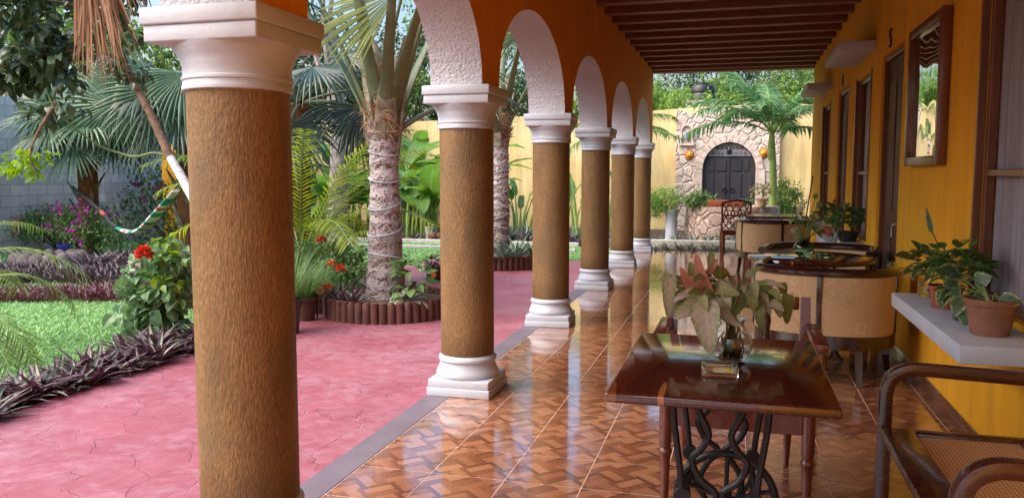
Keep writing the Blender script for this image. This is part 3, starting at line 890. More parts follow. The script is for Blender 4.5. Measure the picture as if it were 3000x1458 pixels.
# ================================================================== FURNITURE
# ---- tub chairs
def tub_chair(label, group):
    t = thing('tub_chair', label, 'tub chair', (0, 0, 0), 0, group)
    plan = smooth_path([(-.425, .30, 0), (-.435, .12, 0), (-.432, -.08, 0), (-.375, -.25, 0), (-.22, -.345, 0), (0, -.372, 0),
                        (.22, -.345, 0), (.375, -.25, 0), (.432, -.08, 0), (.435, .12, 0), (.425, .30, 0)], 5)
    def shell(mb, z0, z1, o0, o1, bow=0.0, m=0):
        k = len(plan); vs = []; fs = []
        for i, p in enumerate(plan):
            d = (plan[min(i + 1, k - 1)] - plan[max(i - 1, 0)]).normalized(); nrm = V((d.y, -d.x, 0))
            for z, o in ((z0, o0), ((z0 + z1) / 2, o0 + bow), (z1, o0), (z1, o1), ((z0 + z1) / 2, o1 - bow), (z0, o1)):
                q = p + nrm * o; vs.append((q.x, q.y, z))
        for i in range(k - 1):
            for j in range(6):
                a = i * 6 + j; b = i * 6 + (j + 1) % 6; fs.append((a, a + 6, b + 6, b))
        fs += [tuple(range(6)), tuple(range(6 * k - 1, 6 * k - 7, -1))]
        mb.add(vs, fs, m)
    mb = MB(); shell(mb, .335, .722, .022, -.03, .008); ob('backrest', mb, M_fab, parent=t, local=True, smooth=True)
    mb = MB(); tube(mb, [V((p.x, p.y, .748)) for p in plan], .038, 10, sy=.85, up=(0, 0, 1)); ob('top_rail', mb, M_varn, parent=t, local=True, smooth=True)
    mb = MB(); shell(mb, .245, .336, .028, -.03, 0); ob('apron', mb, M_varn, parent=t, local=True, smooth=True)
    for i in (0, 10, 25, 40, 50):
        p = plan[i]; d = (plan[min(i + 1, 50)] - plan[max(i - 1, 0)]).normalized(); nrm = V((d.y, -d.x, 0))
        M = Matrix.Translation(p + nrm * .018) @ Matrix(((d.x, nrm.x, 0, 0), (d.y, nrm.y, 0, 0), (0, 0, 1, 0), (0, 0, 0, 1)))
        mb = MB(); box(mb, -.017, .017, -.014, .017, .337, .727, .004, M=M); ob('upright', mb, M_varn, parent=t, local=True, smooth=True)
    mb = MB(); poly_prism(mb, [(p.x * .92, p.y * .9) for p in plan[::3]], .25, .34); ob('seat', mb, M_varn, parent=t, local=True)
    mb = MB(); poly_prism(mb, [(p.x * .89, p.y * .87 + .0) for p in plan[::2]], .341, .44); ob('cushion', mb, M_fab, parent=t, local=True, smooth=True)
    for x, y in ((-.40, .25), (.40, .25), (-.25, -.31), (.25, -.31)):
        mb = MB(); tube(mb, [(x, y, .246), (x * 1.02, y * 1.04, .12), (x * 1.05, y * 1.12, 0)], [.036, .031, .024], 4, sq=0); ob('leg', mb, M_varn, parent=t, local=True)
    return t
G = 'dark rimmed tub chairs with floral upholstery'
tub = tub_chair('floral tub chair seen from behind, nearest one, pushed under the round table', G)
tub.location = (.60, 6.03, 0); tub.rotation_euler = (0, 0, -.17)
copy_tree(tub, (.70, 7.42, 0), PI - .25, None, 'floral tub chair on the far side of the round table, close to the house wall')
copy_tree(tub, (.50, 11.75, 0), .22, None, 'farthest tub chair with plain looking tan back, beside the lattice back chair')

# ---- treadle stands and tables
def treadle(parent, local=True):
    for yy in (-.21, .21):
        f = MB()
        for s in (-1, 1):
            tube(f, smooth_path([(s * .150, yy, .722), (s * .142, yy, .60), (s * .118, yy, .42), (s * .112, yy, .30), (s * .135, yy, .16), (s * .205, yy, .03), (s * .225, yy, .012)], 5), .0115, 8)
            tube(f, smooth_path([(s * .075, yy, .722), (s * .07, yy, .66), (s * .035, yy, .58), (s * .055, yy, .53), (s * .085, yy, .49), (s * .06, yy, .43), (s * .01, yy, .385),
                                 (s * .045, yy, .34), (s * .075, yy, .27), (s * .05, yy, .19), (s * .01, yy, .15)], 5), .0115, 8)
            tube(f, smooth_path([(s * .112, yy, .30), (s * .085, yy, .24), (s * .05, yy, .19)], 4), .008, 8)
            tube(f, [(s * .112, yy - .014, .37), (s * .112, yy + .014, .37)], .026, 12)
            tube(f, smooth_path([(s * .205, yy - .02, .012), (s * .215, yy, .012), (s * .235, yy + .0, .012)], 3), .014, 8)
        box(f, -.17, .17, yy - .012, yy + .012, .712, .727, .002)
        ob('side_frame', f, M_iron, parent=parent, local=True, smooth=True)
    x = MB(); tube(x, [(-.118, -.21, .30), (-.118, .21, .30)], .010, 8); tube(x, [(.118, -.21, .30), (.118, .21, .30)], .010, 8); tube(x, [(0, -.21, .15), (0, .21, .15)], .012, 8)
    ob('crossbar', x, M_iron, parent=parent, local=True, smooth=True)
    wv = MB(); cpts = [(.02 + .17 * math.cos(a), .10, .245 + .17 * math.sin(a)) for a in [2 * PI * i / 40 for i in range(41)]]
    tube(wv, cpts, .014, 8, cap=False)
    for a in (0.3, 1.55, 2.8, 4.05, 5.3): tube(wv, [(.02, .10, .245), (.02 + .165 * math.cos(a), .10, .245 + .165 * math.sin(a))], .008, 6)
    tube(wv, [(.02, .06, .245), (.02, .16, .245)], .022, 12)
    ob('flywheel', wv, M_iron, parent=parent, local=True, smooth=True)
    p = MB(); box(p, -.115, .115, -.16, .0, .085, .10, .003)
    for i in range(5): box(p, -.10, .10, -.15 + i * .032, -.138 + i * .032, .1005, .106, .001)
    ob('pedal', p, M_iron, parent=parent, local=True)

tab = thing('treadle_table', 'small dark red wooden table on an ornate black cast iron sewing machine stand', 'table', (-.035, 2.80, 0))
mb = MB(); box(mb, -.330, .328, -.47, .47, .728, .760, .009, seg=3); ob('table_top', mb, M_ttop, parent=tab, local=True, smooth=True)
treadle(tab)
mb = MB(); box(mb, -.212, -.17, -.30, -.26, .235, .25, .003); tube(mb, [(-.15, -.28, .21), (-.15, -.28, .26)], .030, 12); tube(mb, [(-.15, -.28, .24), (-.12, -.21, .30)], .009, 8)
ob('bracket', mb, M_iron, parent=tab, local=True, smooth=True)

rt = thing('round_table', 'round polished wooden table standing between two floral tub chairs', 'table', (.56, 6.66, 0))
mb = MB(); n = 64; pr = [(.43, .722), (.468, .728), (.474, .742), (.468, .757), (.455, .7615)]
vs = []; fs = []
for r, z in pr:
    for j in range(n):
        a = 2 * PI * j / n; rr = r * (1 + .006 * math.sin(7 * a) + .004 * math.sin(17 * a + 1)); vs.append((rr * math.cos(a), rr * math.sin(a), z))
for i in range(len(pr) - 1):
    for j in range(n): fs.append((i * n + j, i * n + (j + 1) % n, (i + 1) * n + (j + 1) % n, (i + 1) * n + j))
fs += [tuple(range(n - 1, -1, -1)), tuple(range((len(pr) - 1) * n, len(pr) * n))]
mb.add(vs, fs); ob('table_top', mb, M_ttop, parent=rt, local=True, smooth=True)
treadle(rt)
t2 = thing('square_table', 'square wooden table beyond the farthest tub chair, mostly hidden behind it', 'table', (.56, 12.9, 0))
mb = MB(); box(mb, -.42, .42, -.42, .42, .735, .77, .006); ob('table_top', mb, M_red, parent=t2, local=True)
for x in (-.36, .36):
    for y in (-.36, .36):
        mb = MB(); tube(mb, [(x, y, .734), (x, y, 0)], [.03, .022], 8); ob('leg', mb, M_red, parent=t2, local=True)

# ---- red wooden chair behind the treadle table
ch = thing('wooden_chair', 'red brown wooden chair with turned legs tucked behind the treadle table', 'chair', (.015, 3.72, 0))
mb = MB(); box(mb, -.30, .30, -.34, .28, .432, .462, .010); ob('seat', mb, M_red, parent=ch, local=True, smooth=True)
mb = MB(); box(mb, -.262, .262, -.325, -.30, .345, .431, .003); box(mb, -.262, .262, .24, .265, .345, .431, .003); box(mb, -.285, -.262, -.30, .24, .345, .431, .003); box(mb, .262, .285, -.30, .24, .345, .431, .003)
ob('apron', mb, M_red, parent=ch, local=True)
for x in (-.285, .285):
    mb = MB(); lathe(mb, [(.012, 0), (.017, .02), (.021, .16), (.024, .215), (.030, .225), (.030, .235), (.022, .245), (.026, .26), (.027, .345), (.027, .431)], (x, -.31, 0), 16); ob('leg', mb, M_red, parent=ch, local=True, smooth=True)
    mb = MB(); tube(mb, [(x * .85, .31, 0), (x * .85, .255, .25), (x * .85, .25, .431)], [.012, .024, .026], 8); ob('leg', mb, M_red, parent=ch, local=True, smooth=True)
    mb = MB(); tube(mb, [(x * 1.08, .26, .462), (x * 1.08, .29, .64), (x * 1.08, .33, .815)], [.034, .034, .030], 4, sq=.0); ob('back_post', mb, M_red, parent=ch, local=True)
    mb = MB(); box(mb, x * 1.17 - .028, x * 1.17 + .028, -.22, .28, .665, .70, .006); tube(mb, [(x * 1.17, -.17, .462), (x * 1.17, -.17, .666)], .02, 8); ob('armrest', mb, M_red, parent=ch, local=True, smooth=True)
mb = MB(); box(mb, -.28, .28, .315, .342, .755, .815, .005); ob('top_rail', mb, M_red, parent=ch, local=True, smooth=True)
for x in (-.03, .13):
    mb = MB(); lathe(mb, [(.014, .462), (.018, .52), (.024, .58), (.030, .60), (.024, .62), (.020, .66), (.026, .70), (.016, .757)], (x, .315, 0), 12); ob('spindle', mb, M_varn, parent=ch, local=True, smooth=True)

# ---- lattice chair at the far end
la = thing('lattice_chair', 'red wooden chair with open lattice back at the far end of the corridor', 'chair', (-.03, 14.2, 0), .1)
mb = MB(); box(mb, -.24, .24, -.16, .26, .425, .455, .006); box(mb, -.21, .21, -.15, -.12, .37, .424, .003); ob('seat', mb, M_red, parent=la, local=True)
for x, y in ((-.2, -.14), (.2, -.14), (-.2, .23), (.2, .23)):
    mb = MB(); tube(mb, [(x, y, .424), (x, y, .12), (x, y, 0)], [.036, .028, .016], 8); ob('leg', mb, M_red, parent=la, local=True)
mb = MB()
for s in (-1, 1):
    tube(mb, smooth_path([(s * .23, -.15, .455), (s * .225, -.16, .70), (s * .235, -.19, .93)], 4), .017, 6)
for i in range(4):
    x = -.165 + i * .11
    tube(mb, smooth_path([(x - .055, -.15, .47), (x + .04, -.16, .60), (x - .03, -.17, .73), (x + .055, -.18, .90)], 4), .011, 6)
    tube(mb, smooth_path([(x + .055, -.152, .47), (x - .04, -.162, .60), (x + .03, -.172, .73), (x - .055, -.182, .90)], 4), .011, 6)
tube(mb, smooth_path([(-.25, -.19, .90), (-.1, -.185, .945), (0, -.185, .955), (.1, -.185, .945), (.25, -.19, .90)], 4), .022, 6); tube(mb, [(-.225, -.165, .70), (.225, -.165, .70)], .014, 6)
ob('lattice_back', mb, M_red, parent=la, local=True, smooth=True)

# ---- cane armchair in the right foreground
ca = thing('cane_settee', 'dark bentwood settee with woven cane seat in the right foreground', 'settee', (.8, 2.8, 0))
for yy in (3.33, 2.25):
    mb = MB(); bend = [(.567, yy, .0), (.567, yy, .30), (.567, yy, .52), (.572, yy, .585), (.592, yy, .628), (.63, yy, .652), (.68, yy, .66), (.85, yy, .655), (1.06, yy, .648)]
    tube(mb, smooth_path(bend, 5), [.026] * 41, 12, sy=1.15, up=(0, 1, 0), sq=.45); ob('armrest', mb, M_cane_wood, parent=ca, smooth=True, ang=60)
    mb = MB(); tube(mb, [(1.09, yy, 0), (1.075, yy, .45), (1.12, yy, .95)], [.022, .026, .02], 10, sq=.4); ob('rear_post', mb, M_cane_wood, parent=ca, smooth=True)
mb = MB(); box(mb, .545, .665, 2.285, 3.295, .402, .440, .010); box(mb, .665, 1.05, 3.235, 3.297, .402, .438, .006); box(mb, .665, 1.05, 2.283, 2.345, .402, .438, .006); box(mb, 1.0, 1.06, 2.35, 3.23, .402, .437, .006)
ob('seat_frame', mb, M_cane_wood, parent=ca, smooth=True)
mb = MB(); box(mb, .664, 1.001, 2.344, 3.236, .418, .428); ob('cane_seat', mb, M_cane, parent=ca)
mb = MB(); box(mb, 1.085, 1.115, 2.275, 3.305, .86, .93, .008, M=None); ob('back_rail', mb, M_cane_wood, parent=ca, smooth=True)

# ---- broom leaning on the wall end
br = thing('broom', 'wooden handled broom leaning against the far end of the house wall', 'broom', (1.05, 14.0, 0))
mb = MB(); tube(mb, [(1.02, 14.0, .22), (1.186, 14.25, 1.36)], .012, 8); ob('handle', mb, M_red, parent=br, smooth=True)
mb = MB(); tube(mb, [(.985, 13.95, 0.0), (1.0, 13.97, .10), (1.02, 14.0, .24)], [.10, .07, .02], 10, sy=.4); ob('bristles', mb, M_dry if False else M_red, parent=br)

# ---- things on the treadle table
vs_ = thing('glass_vase', 'round clear glass vase with pink and cream caladium cuttings on the treadle table', 'vase', (-.009, 2.86, .7605))
vp = [(.0005, .004), (.040, .003), (.058, .016), (.070, .040), (.0735, .060), (.068, .085), (.050, .108), (.040, .124), (.043, .138), (.050, .146)]
mb = MB(); lathe(mb, [(.0005, .0)] + [(r, z) for r, z in vp[1:]] + [(r - .003, z) for r, z in reversed(vp[2:])] + [(.0005, .009)], n=32)
ob('bowl', mb, M_glass, parent=vs_, local=True, smooth=True)
mb = MB(); lathe(mb, [(.0005, .0115)] + [(r - .0045, z) for r, z in vp[2:7]] + [(.0005, .106)], n=24); 
SYN = [
('c', (-0.099, 2.800, 0.961), (-0.081, 2.700, 0.826), 0.120), ('c', (-0.121, 2.840, 0.954), (-0.193, 2.780, 0.921), 0.081), ('c', (-0.078, 2.860, 0.964), (-0.012, 2.760, 0.906), 0.070),
('p', (-0.089, 2.860, 0.991), (-0.142, 2.800, 1.113), 0.086), ('p', (-0.138, 2.840, 1.006), (-0.174, 2.760, 1.063), 0.070), ('p', (-0.100, 2.880, 1.037), (-0.067, 2.840, 1.104), 0.047),
('c', (-0.220, 2.860, 1.046), (-0.229, 2.840, 0.889), 0.061), ('c', (-0.181, 2.880, 1.013), (-0.239, 2.860, 1.049), 0.056), ('g', (-0.074, 2.900, 1.049), (-0.007, 2.950, 1.065), 0.064),
('g', (-0.066, 2.860, 1.013), (0.001, 2.800, 1.003), 0.064), ('c', (-0.033, 2.860, 1.021), (-0.026, 2.800, 0.935), 0.056), ('g', (0.052, 2.860, 1.028), (0.056, 2.820, 0.942), 0.064),
('g', (0.095, 2.900, 1.033), (0.114, 2.880, 0.951), 0.064), ('g', (0.077, 2.860, 0.957), (0.082, 2.830, 0.871), 0.050), ('g', (0.152, 2.900, 1.027), (0.165, 2.900, 0.982), 0.042),
('g', (0.176, 2.900, 0.986), (0.167, 2.900, 0.876), 0.056), ('l', (0.135, 2.900, 0.974), (0.149, 2.880, 0.909), 0.045), ('g', (-0.121, 2.900, 1.006), (-0.198, 2.840, 0.990), 0.061),
('c', (-0.053, 2.920, 0.970), (0.016, 2.900, 0.934), 0.061), ('g', (-0.082, 2.900, 1.119), (-0.090, 2.860, 1.054), 0.031), ('g', (-0.140, 2.860, 1.052), (-0.154, 2.850, 1.094), 0.042),
('c', (0.014, 2.900, 1.004), (0.038, 2.860, 0.962), 0.050), ('l', (-0.109, 2.800, 0.985), (-0.094, 2.760, 0.952), 0.042),
]
st = MB(); lf = MB()
mats = {'c': (0, None), 'g': (3, None), 'p': (2, None), 'l': (1, None)}; lf.uv = {}
neck = V((-.009, 2.86, .90))
for k, a, b, wd in SYN:
    a = V(a); b = V(b); d = b - a; L = d.length
    mm = mats[k]
    dn = V((-.25, -1, .35))
    leaf(lf, a - d * .04, d, dn + rnd_dir() * .25, L * 1.08, wd * (.72 if k == 'p' else .98), .6, .3 if k != 'p' else .5, 9, 'heart', mm[0], mm[1], wave=.05)
    mid = (neck + a) / 2 + V(((a.x - neck.x) * .1, .02, .05))
    tube(st, smooth_path([neck + V((R.uniform(-.03, .03), R.uniform(-.02, .02), -.11)), neck + V((R.uniform(-.02, .02), R.uniform(-.015, .015), 0)), mid, a], 4), .0032, 6)
L_syne = leaf_mat('olive_caladium_leaf', [(.10, .12, .025), (.16, .17, .04), (.20, .19, .06)], .42, .25, veins=(6, .45, (.30, .29, .14)))
for i in range(26):
    u = rnd_dir(-.35, .9); q = V((-.02 + u.x * .15, 2.90 + u.y * .10, .985 + u.z * .09))
    if q.y < 2.84: q.y += .06
    mm = R.choice([(3, None), (3, None), (0, None), (1, None), (2, None)])
    leaf(lf, q, V((u.x, u.y * .6 - .5, u.z * .4 - .35)) + rnd_dir() * .4, V((-.1, -.8, .8)), R.uniform(.055, .085), R.uniform(.032, .05), .7, .25, 7, 'heart', mm[0], mm[1], wave=.05)
    tube(st, smooth_path([neck, (neck + q) / 2 + V((0, .02, .03)), q], 3), .0025, 5)
ob('foliage', lf, [L_syn, L_syng, L_synp, L_syne], parent=vs_, smooth=True, ang=0); ob('stems', st, M_stem, parent=vs_, smooth=True)
mb2 = MB()
for i in range(40):
    a = R.uniform(0, 2 * PI); r = R.uniform(.005, .05)
    tube(mb2, [(-.009 + r * math.cos(a), 2.86 + r * math.sin(a), .775), (-.009 + r * .9 * math.cos(a + .6), 2.86 + r * .9 * math.sin(a + .6), .80 + R.uniform(0, .03)), (-.009 + r * .5 * math.cos(a + 1), 2.86 + r * .5 * math.sin(a + 1), .84 + R.uniform(0, .03))], .0028, 5)
ob('roots', mb2, M_water, parent=vs_)

ash = thing('glass_ashtray', 'square clear glass ashtray with a yellow paper label, in front of the vase', 'ashtray', (-.043, 2.655, .7605), .1)
mb = MB(); box(mb, -.055, .055, -.055, .055, 0, .010, .003)
for s in (-1, 1):
    box(mb, -.055, .055, s * .048 - .008, s * .048 + .008, .0105, .030, .003); box(mb, s * .048 - .008, s * .048 + .008, -.0395, .0395, .0105, .030, .003)
ob('dish', mb, M_glass, parent=ash, local=True, smooth=True)
M_lab = None
m, nt, bs = new_mat('yellow_paper_label')
vv = coords(nt); vo = nd(nt, 'ShaderNodeTexVoronoi', {'Vector': vv, 'Scale': 34.0})
sp = nd(nt, 'ShaderNodeSeparateXYZ', {0: vv})
fl = mathn(nt, 'MULTIPLY', mathn(nt, 'GREATER_THAN', mathn(nt, 'ABSOLUTE', sp.outputs[0]), .017), 1.0)
cc = mixc(nt, fl, (.70, .62, .36), (.72, .52, .03)); cc = mixc(nt, mathn(nt, 'MULTIPLY', fl, mathn(nt, 'LESS_THAN', vo.outputs['Distance'], .22)), cc, (.25, .20, .01))
ln = mathn(nt, 'MULTIPLY', mathn(nt, 'GREATER_THAN', mathn(nt, 'SINE', mathn(nt, 'MULTIPLY', sp.outputs[1], 900)), .6), mathn(nt, 'SUBTRACT', 1, fl))
cc = mixc(nt, mathn(nt, 'MULTIPLY', ln, .35), cc, (.25, .2, .12)); nt.links.new(cc, bs.inputs['Base Color'])
mb = MB(); box(mb, -.037, .037, -.036, .036, .0108, .0125, 0); ob('label_sheet', mb, m, parent=ash, local=True)

# ---- things on the round table
v2 = thing('globe_vase', 'dark green globe vase with a leafy sprig on the round table', 'vase', (.500, 6.60, .762))
gp = [(.03, .0), (.052, .012), (.074, .045), (.078, .068), (.068, .098), (.046, .116), (.034, .124), (.036, .134), (.040, .140)]
mb = MB(); lathe(mb, [(.0005, 0)] + gp + [(r - .003, z) for r, z in reversed(gp[2:])] + [(.0005, .02)], n=28); ob('bowl', mb, M_glassg, parent=v2, local=True, smooth=True)
lf = MB(); st = MB()
for i in range(26):
    p = V((R.uniform(-.10, .12), R.uniform(-.09, .09), R.uniform(.17, .40)))
    leaf(lf, p, V((p.x * 4, p.y * 4, R.uniform(-.5, .5))) + rnd_dir() * .5, V((0, -.6, 1)), R.uniform(.05, .085), R.uniform(.035, .055), .6, .2, 4, 'ovate', 0 if i % 3 else 1)
    tube(st, smooth_path([V((0, 0, .05)), V((p.x * .3, p.y * .3, .14)), p], 3), .0025, 5)
leaf(lf, V((.07, 0, .44)), V((.2, 0, 1)), V((0, -1, .2)), .055, .042, .2, .1, 4, 'ovate', 0); tube(st, smooth_path([V((0, 0, .1)), V((.03, 0, .3)), V((.07, 0, .44))], 3), .002, 5)
ob('foliage', lf, [L_mid, L_syng], parent=v2, local=True, smooth=True, ang=0); ob('stems', st, M_stem, parent=v2, local=True, smooth=True)
a2 = thing('table_ashtray', 'small glass ashtray beside the globe vase on the round table', 'ashtray', (.64, 6.58, .762))
mb = MB(); lathe(mb, [(.0005, 0), (.05, 0), (.056, .012), (.058, .03), (.052, .03), (.046, .010), (.0005, .009)], n=20); ob('dish', mb, M_glassg, parent=a2, local=True, smooth=True)

# ---- pots and jars on the window shelves
def flower_pot(mb, c, r0, r1, h, rim=.2):
    """r0 foot, r1 mouth"""
    k = 1 - rim
    lathe(mb, [(r0, 0), (r0 * 1.02, .004), (r0 + (r1 - r0) * k * .9, h * k), (r1 * .985, h * k + .002), (r1 * 1.04, h * k + .01), (r1 * 1.06, h), (r1 * .96, h), (r1 * .92, h * .86), (.0005, h * .85)], c, 28)
def leaves_at(lf, c, n, rx, ry, rz, L, W, shape='ovate', m=0, edge=None, droop=.7, zb=.2):
    for i in range(n):
        u = rnd_dir(-.5, 1); q = R.uniform(.45, 1)
        p = V(c) + V((u.x * rx, u.y * ry, u.z * rz)) * q
        leaf(lf, p, V((u.x, u.y, u.z * .4 + zb)) + rnd_dir() * .5, V((0, 0, 1)) + rnd_dir() * .4, L * R.uniform(.7, 1.2), W * R.uniform(.7, 1.2), droop, .2, 4, shape, m, edge)
def potted(name, label, cat, c, r0, r1, h, pm, group=None):
    t = thing(name, label, cat, c, 0, group)
    mb = MB(); flower_pot(mb, (0, 0, 0), r0, r1, h); ob('pot', mb, pm, parent=t, local=True, smooth=True, ang=35)
    mb = MB(); lathe(mb, [(.0005, h * .875), (r1 * .90, h * .87)], n=16); ob('soil', mb, M_soil, parent=t, local=True)
    return t
p1 = potted('potted_plant', 'large terracotta pot with cream edged pothos at the near end of the shelf', 'potted plant', (1.045, 3.82, .7205), .072, .105, .155, M_terra)
lf = MB(); st = MB(); lf.uv = {}
PO = [((1.02, 4.25, .93), (-.5, -.3, .1), .13, .088), ((1.03, 4.02, .91), (.3, -.4, .3), .085, .085), ((1.03, 4.1, .87), (.4, -.4, -.5), .12, .075), ((1.0, 3.88, .885), (.2, -.6, -.5), .10, .07),
      ((.97, 3.98, .86), (-.3, -.4, -.7), .10, .075), ((.95, 4.2, .86), (-.2, -.3, -.8), .10, .065), ((1.06, 3.78, .876), (.4, -.5, .05), .10, .07), ((.98, 4.3, .90), (.3, -.5, -.6), .12, .07), ((1.0, 4.05, .80), (0, -.4, -.9), .10, .06)]
for a, d, L, W in PO:
    leaf(lf, a, d, (-.35, -.9, .45), L, W, .35, .15, 6, 'ovate', 0)
    tube(st, smooth_path([V((1.045, 3.82, .85)), (V(a) + V((1.045, 3.82, .92))) / 2, V(a)], 4), .003, 5)
ob('foliage', lf, [L_potg, L_poty], parent=p1, smooth=True, ang=0); ob('stems', st, M_stem, parent=p1, smooth=True)
p2 = potted('potted_plant', 'small red terracotta pot with bushy dark green plant in the middle of the shelf', 'potted plant', (1.03, 4.52, .7205), .060, .082, .115, M_terra2)
lf = MB(); st = MB(); lf.uv = {}
leaves_at(lf, (1.06, 4.48, .93), 190, .14, .23, .115, .075, .045, m=0)
for i in range(50):
    a = V((1.03 + R.uniform(-.05, .12), 4.5 + R.uniform(-.15, .15), R.uniform(.9, 1.03))); tube(st, smooth_path([V((1.03, 4.52, .82)), (a + V((1.03, 4.52, .85))) / 2, a], 3), .0025, 4)
ob('foliage', lf, L_mid, parent=p2, smooth=True, ang=0); ob('stems', st, M_stem, parent=p2)
def jar(label, c, r, h, base_m):
    t = thing('glass_jar', label, 'jar', c)
    mb = MB(); lathe(mb, [(.0005, 0), (r * .85, 0), (r, .01), (r, h), (r - .003, h), (r - .003, .012), (.0005, .010)], n=24); ob('body', mb, M_glass, parent=t, local=True, smooth=True, ang=35)
    mb = MB(); lathe(mb, [(.0005, .014), (r * .9, .014), (r * .9, h * .55), (.0005, h * .55)], n=20); ob('water', mb, base_m, parent=t, local=True, smooth=True, ang=35)
    return t
M_bluew = mk_glass('blue_water', (.45, .62, .75))
j1 = jar('glass jar of water and cuttings between the two terracotta pots', (1.02, 4.15, .7205), .042, .10, M_bluew)
lf = MB(); lf.uv = {}; leaves_at(lf, (1.0, 4.17, .87), 9, .07, .08, .06, .085, .055, m=0)
ob('foliage', lf, [L_potg, L_poty], parent=j1, smooth=True, ang=0)
j2 = jar('glass jar with a tall single leaf at the far end of the shelf', (1.03, 4.93, .7205), .05, .09, M_bluew)
lf = MB(); st = MB(); lf.uv = {}; leaves_at(lf, (1.02, 4.88, .91), 44, .11, .11, .09, .085, .055, m=0, edge=None)
leaf(lf, (.93, 4.8, .95), (-.6, -.4, .15), (0, -.6, .8), .13, .085, .3, .1, 6, 'ovate', 0)
leaf(lf, (1.035, 4.9, 1.07), (-.28, 0, 1), (-.5, -.8, 0), .155, .034, .1, .25, 6, 'ovate', 0); tube(st, smooth_path([V((1.03, 4.93, .76)), V((1.075, 4.9, .95)), V((1.035, 4.9, 1.08))], 4), .004, 6)
ob('foliage', lf, [L_potg, L_poty], parent=j2, smooth=True, ang=0); ob('stems', st, M_stem, parent=j2, smooth=True)
# second shelf
p3 = potted('potted_plant', 'black bowl shaped pot with dense green bush on the second window shelf', 'potted plant', (1.07, 8.75, .7205), .085, .115, .10, M_blackpl)
lf = MB(); leaves_at(lf, (1.06, 8.74, .95), 210, .17, .22, .13, .075, .05, m=0); ob('foliage', lf, L_mid, parent=p3, smooth=True, ang=0)
p4 = potted('potted_plant', 'small terracotta pot with reddish green plant at the far end of the second shelf', 'potted plant', (1.0, 9.45, .7205), .06, .085, .10, M_terra2)
lf = MB(); leaves_at(lf, (.96, 9.4, .93), 80, .13, .15, .12, .09, .055, m=0); leaves_at(lf, (.96, 9.4, .98), 12, .12, .12, .12, .09, .055, m=1)
L_redl = leaf_mat('reddish_leaf', [(.24, .05, .04), (.30, .10, .08)], .4, .2)
ob('foliage', lf, [L_mid, L_redl], parent=p4, smooth=True, ang=0)
v3 = thing('slim_vase', 'slender clear glass vase beside the black bowl pot on the second shelf', 'vase', (.95, 8.62, .7205))
mb = MB(); lathe(mb, [(.0005, 0), (.045, 0), (.04, .02), (.02, .06), (.025, .10), (.045, .14), (.042, .14), (.022, .10), (.017, .06), (.0005, .03)], n=20); ob('bowl', mb, M_glass, parent=v3, local=True, smooth=True)
lf = MB(); leaves_at(lf, (-.03, 0, .16), 8, .07, .05, .08, .09, .05, m=0); ob('foliage', lf, L_mid, parent=v3, local=True, smooth=True, ang=0)
# ================================================================== GARDEN WALLS AND FAR END
gw = MB(); n = 60
def gtop(x):   # uneven top, rising towards the stone portal
    return 2.86 + .04 * math.sin(x * .9) + (.22 if -3.2 < x < 3.5 else 0) * max(0, 1 - ((x + .3) / 3.4) ** 2)
xs = [-12.6 + i * (19.6 / n) for i in range(n + 1)]
for i in range(n):
    a, b = xs[i], xs[i + 1]
    gw.add([(a, 21, -.05), (b, 21, -.05), (b, 21, gtop(b)), (a, 21, gtop(a)), (a, 21.2, -.05), (b, 21.2, -.05), (b, 21.2, gtop(b)), (a, 21.2, gtop(a))], [(0, 1, 2, 3), (3, 2, 6, 7), (5, 4, 7, 6)])
ob('garden_wall', gw, M_gwall, loc=(-3, 21, 0), label='pale yellow garden wall along the back behind the banana plants', cat='wall')
bw = MB(); box(bw, -12.75, -12.5, -4, 21.2, -.05, 2.75); box(bw, -12.5, -12.28, 13.6, 14.0, -.05, 2.75)
ob('block_wall', bw, M_block, loc=(-12.6, 8, 0), label='grey concrete block wall behind the fan palm', cat='wall')
gp_ = MB(); box(gp_, -11.06, -10.72, 13.8, 14.1, -.05, 2.3, .01); ob('gate_pillar', gp_, M_yel, loc=(-10.9, 14, 0), label='ochre painted pillar half hidden by the fan palm leaves', cat='pillar')

# stone portal with arched iron gate
po = thing('stone_portal', 'pale stone gateway with arched dark double gate beneath the feather palm', 'gateway', (-.22, 20.9, 0))
GX, GA, GS, GR = -.222, .635, 1.50, .66
x0, x1, yf, yb, top = -1.52, .96, 20.86, 20.998, 3.02
pts = [(GX - GA, 0.0), (GX - GA, GS)] + [(GX - GA * math.cos(PI * i / 28), GS + GR * math.sin(PI * i / 28)) for i in range(1, 28)] + [(GX + GA, GS), (GX + GA, 0.0)]
def ptop(x): return 3.0 + .09 * math.sin(2.1 * x + .4) + .04 * math.sin(7 * x)
fm = MB()
ws = []
for (xa, za), (xb, zb) in zip(pts[1:-1], pts[2:-1]):
    fm.add([(xa, yf, za), (xb, yf, zb), (xb, yf, ptop(xb)), (xa, yf, ptop(xa))], [(0, 1, 2, 3)])
for a, b in ((x0, GX - GA), (GX + GA, x1)):
    k = 8
    for i in range(k):
        p, q = a + (b - a) * i / k, a + (b - a) * (i + 1) / k
        fm.add([(p, yf, -.05), (q, yf, -.05), (q, yf, ptop(q)), (p, yf, ptop(p))], [(0, 1, 2, 3)])
for X in (x0, x1): fm.add([(X, yf, -.05), (X, yf, ptop(X)), (X, yb, ptop(X)), (X, yb, -.05)], [(0, 1, 2, 3)])
k = 30
for i in range(k):
    p, q = x0 + (x1 - x0) * i / k, x0 + (x1 - x0) * (i + 1) / k
    fm.add([(p, yf, ptop(p)), (q, yf, ptop(q)), (q, yb + .25, ptop(q)), (p, yb + .25, ptop(p))], [(0, 1, 2, 3)])
for (xa, za), (xb, zb) in zip(pts[:-1], pts[1:]): fm.add([(xa, yf, za), (xb, yf, zb), (xb, yb - .03, zb), (xa, yb - .03, za)], [(0, 1, 2, 3)])
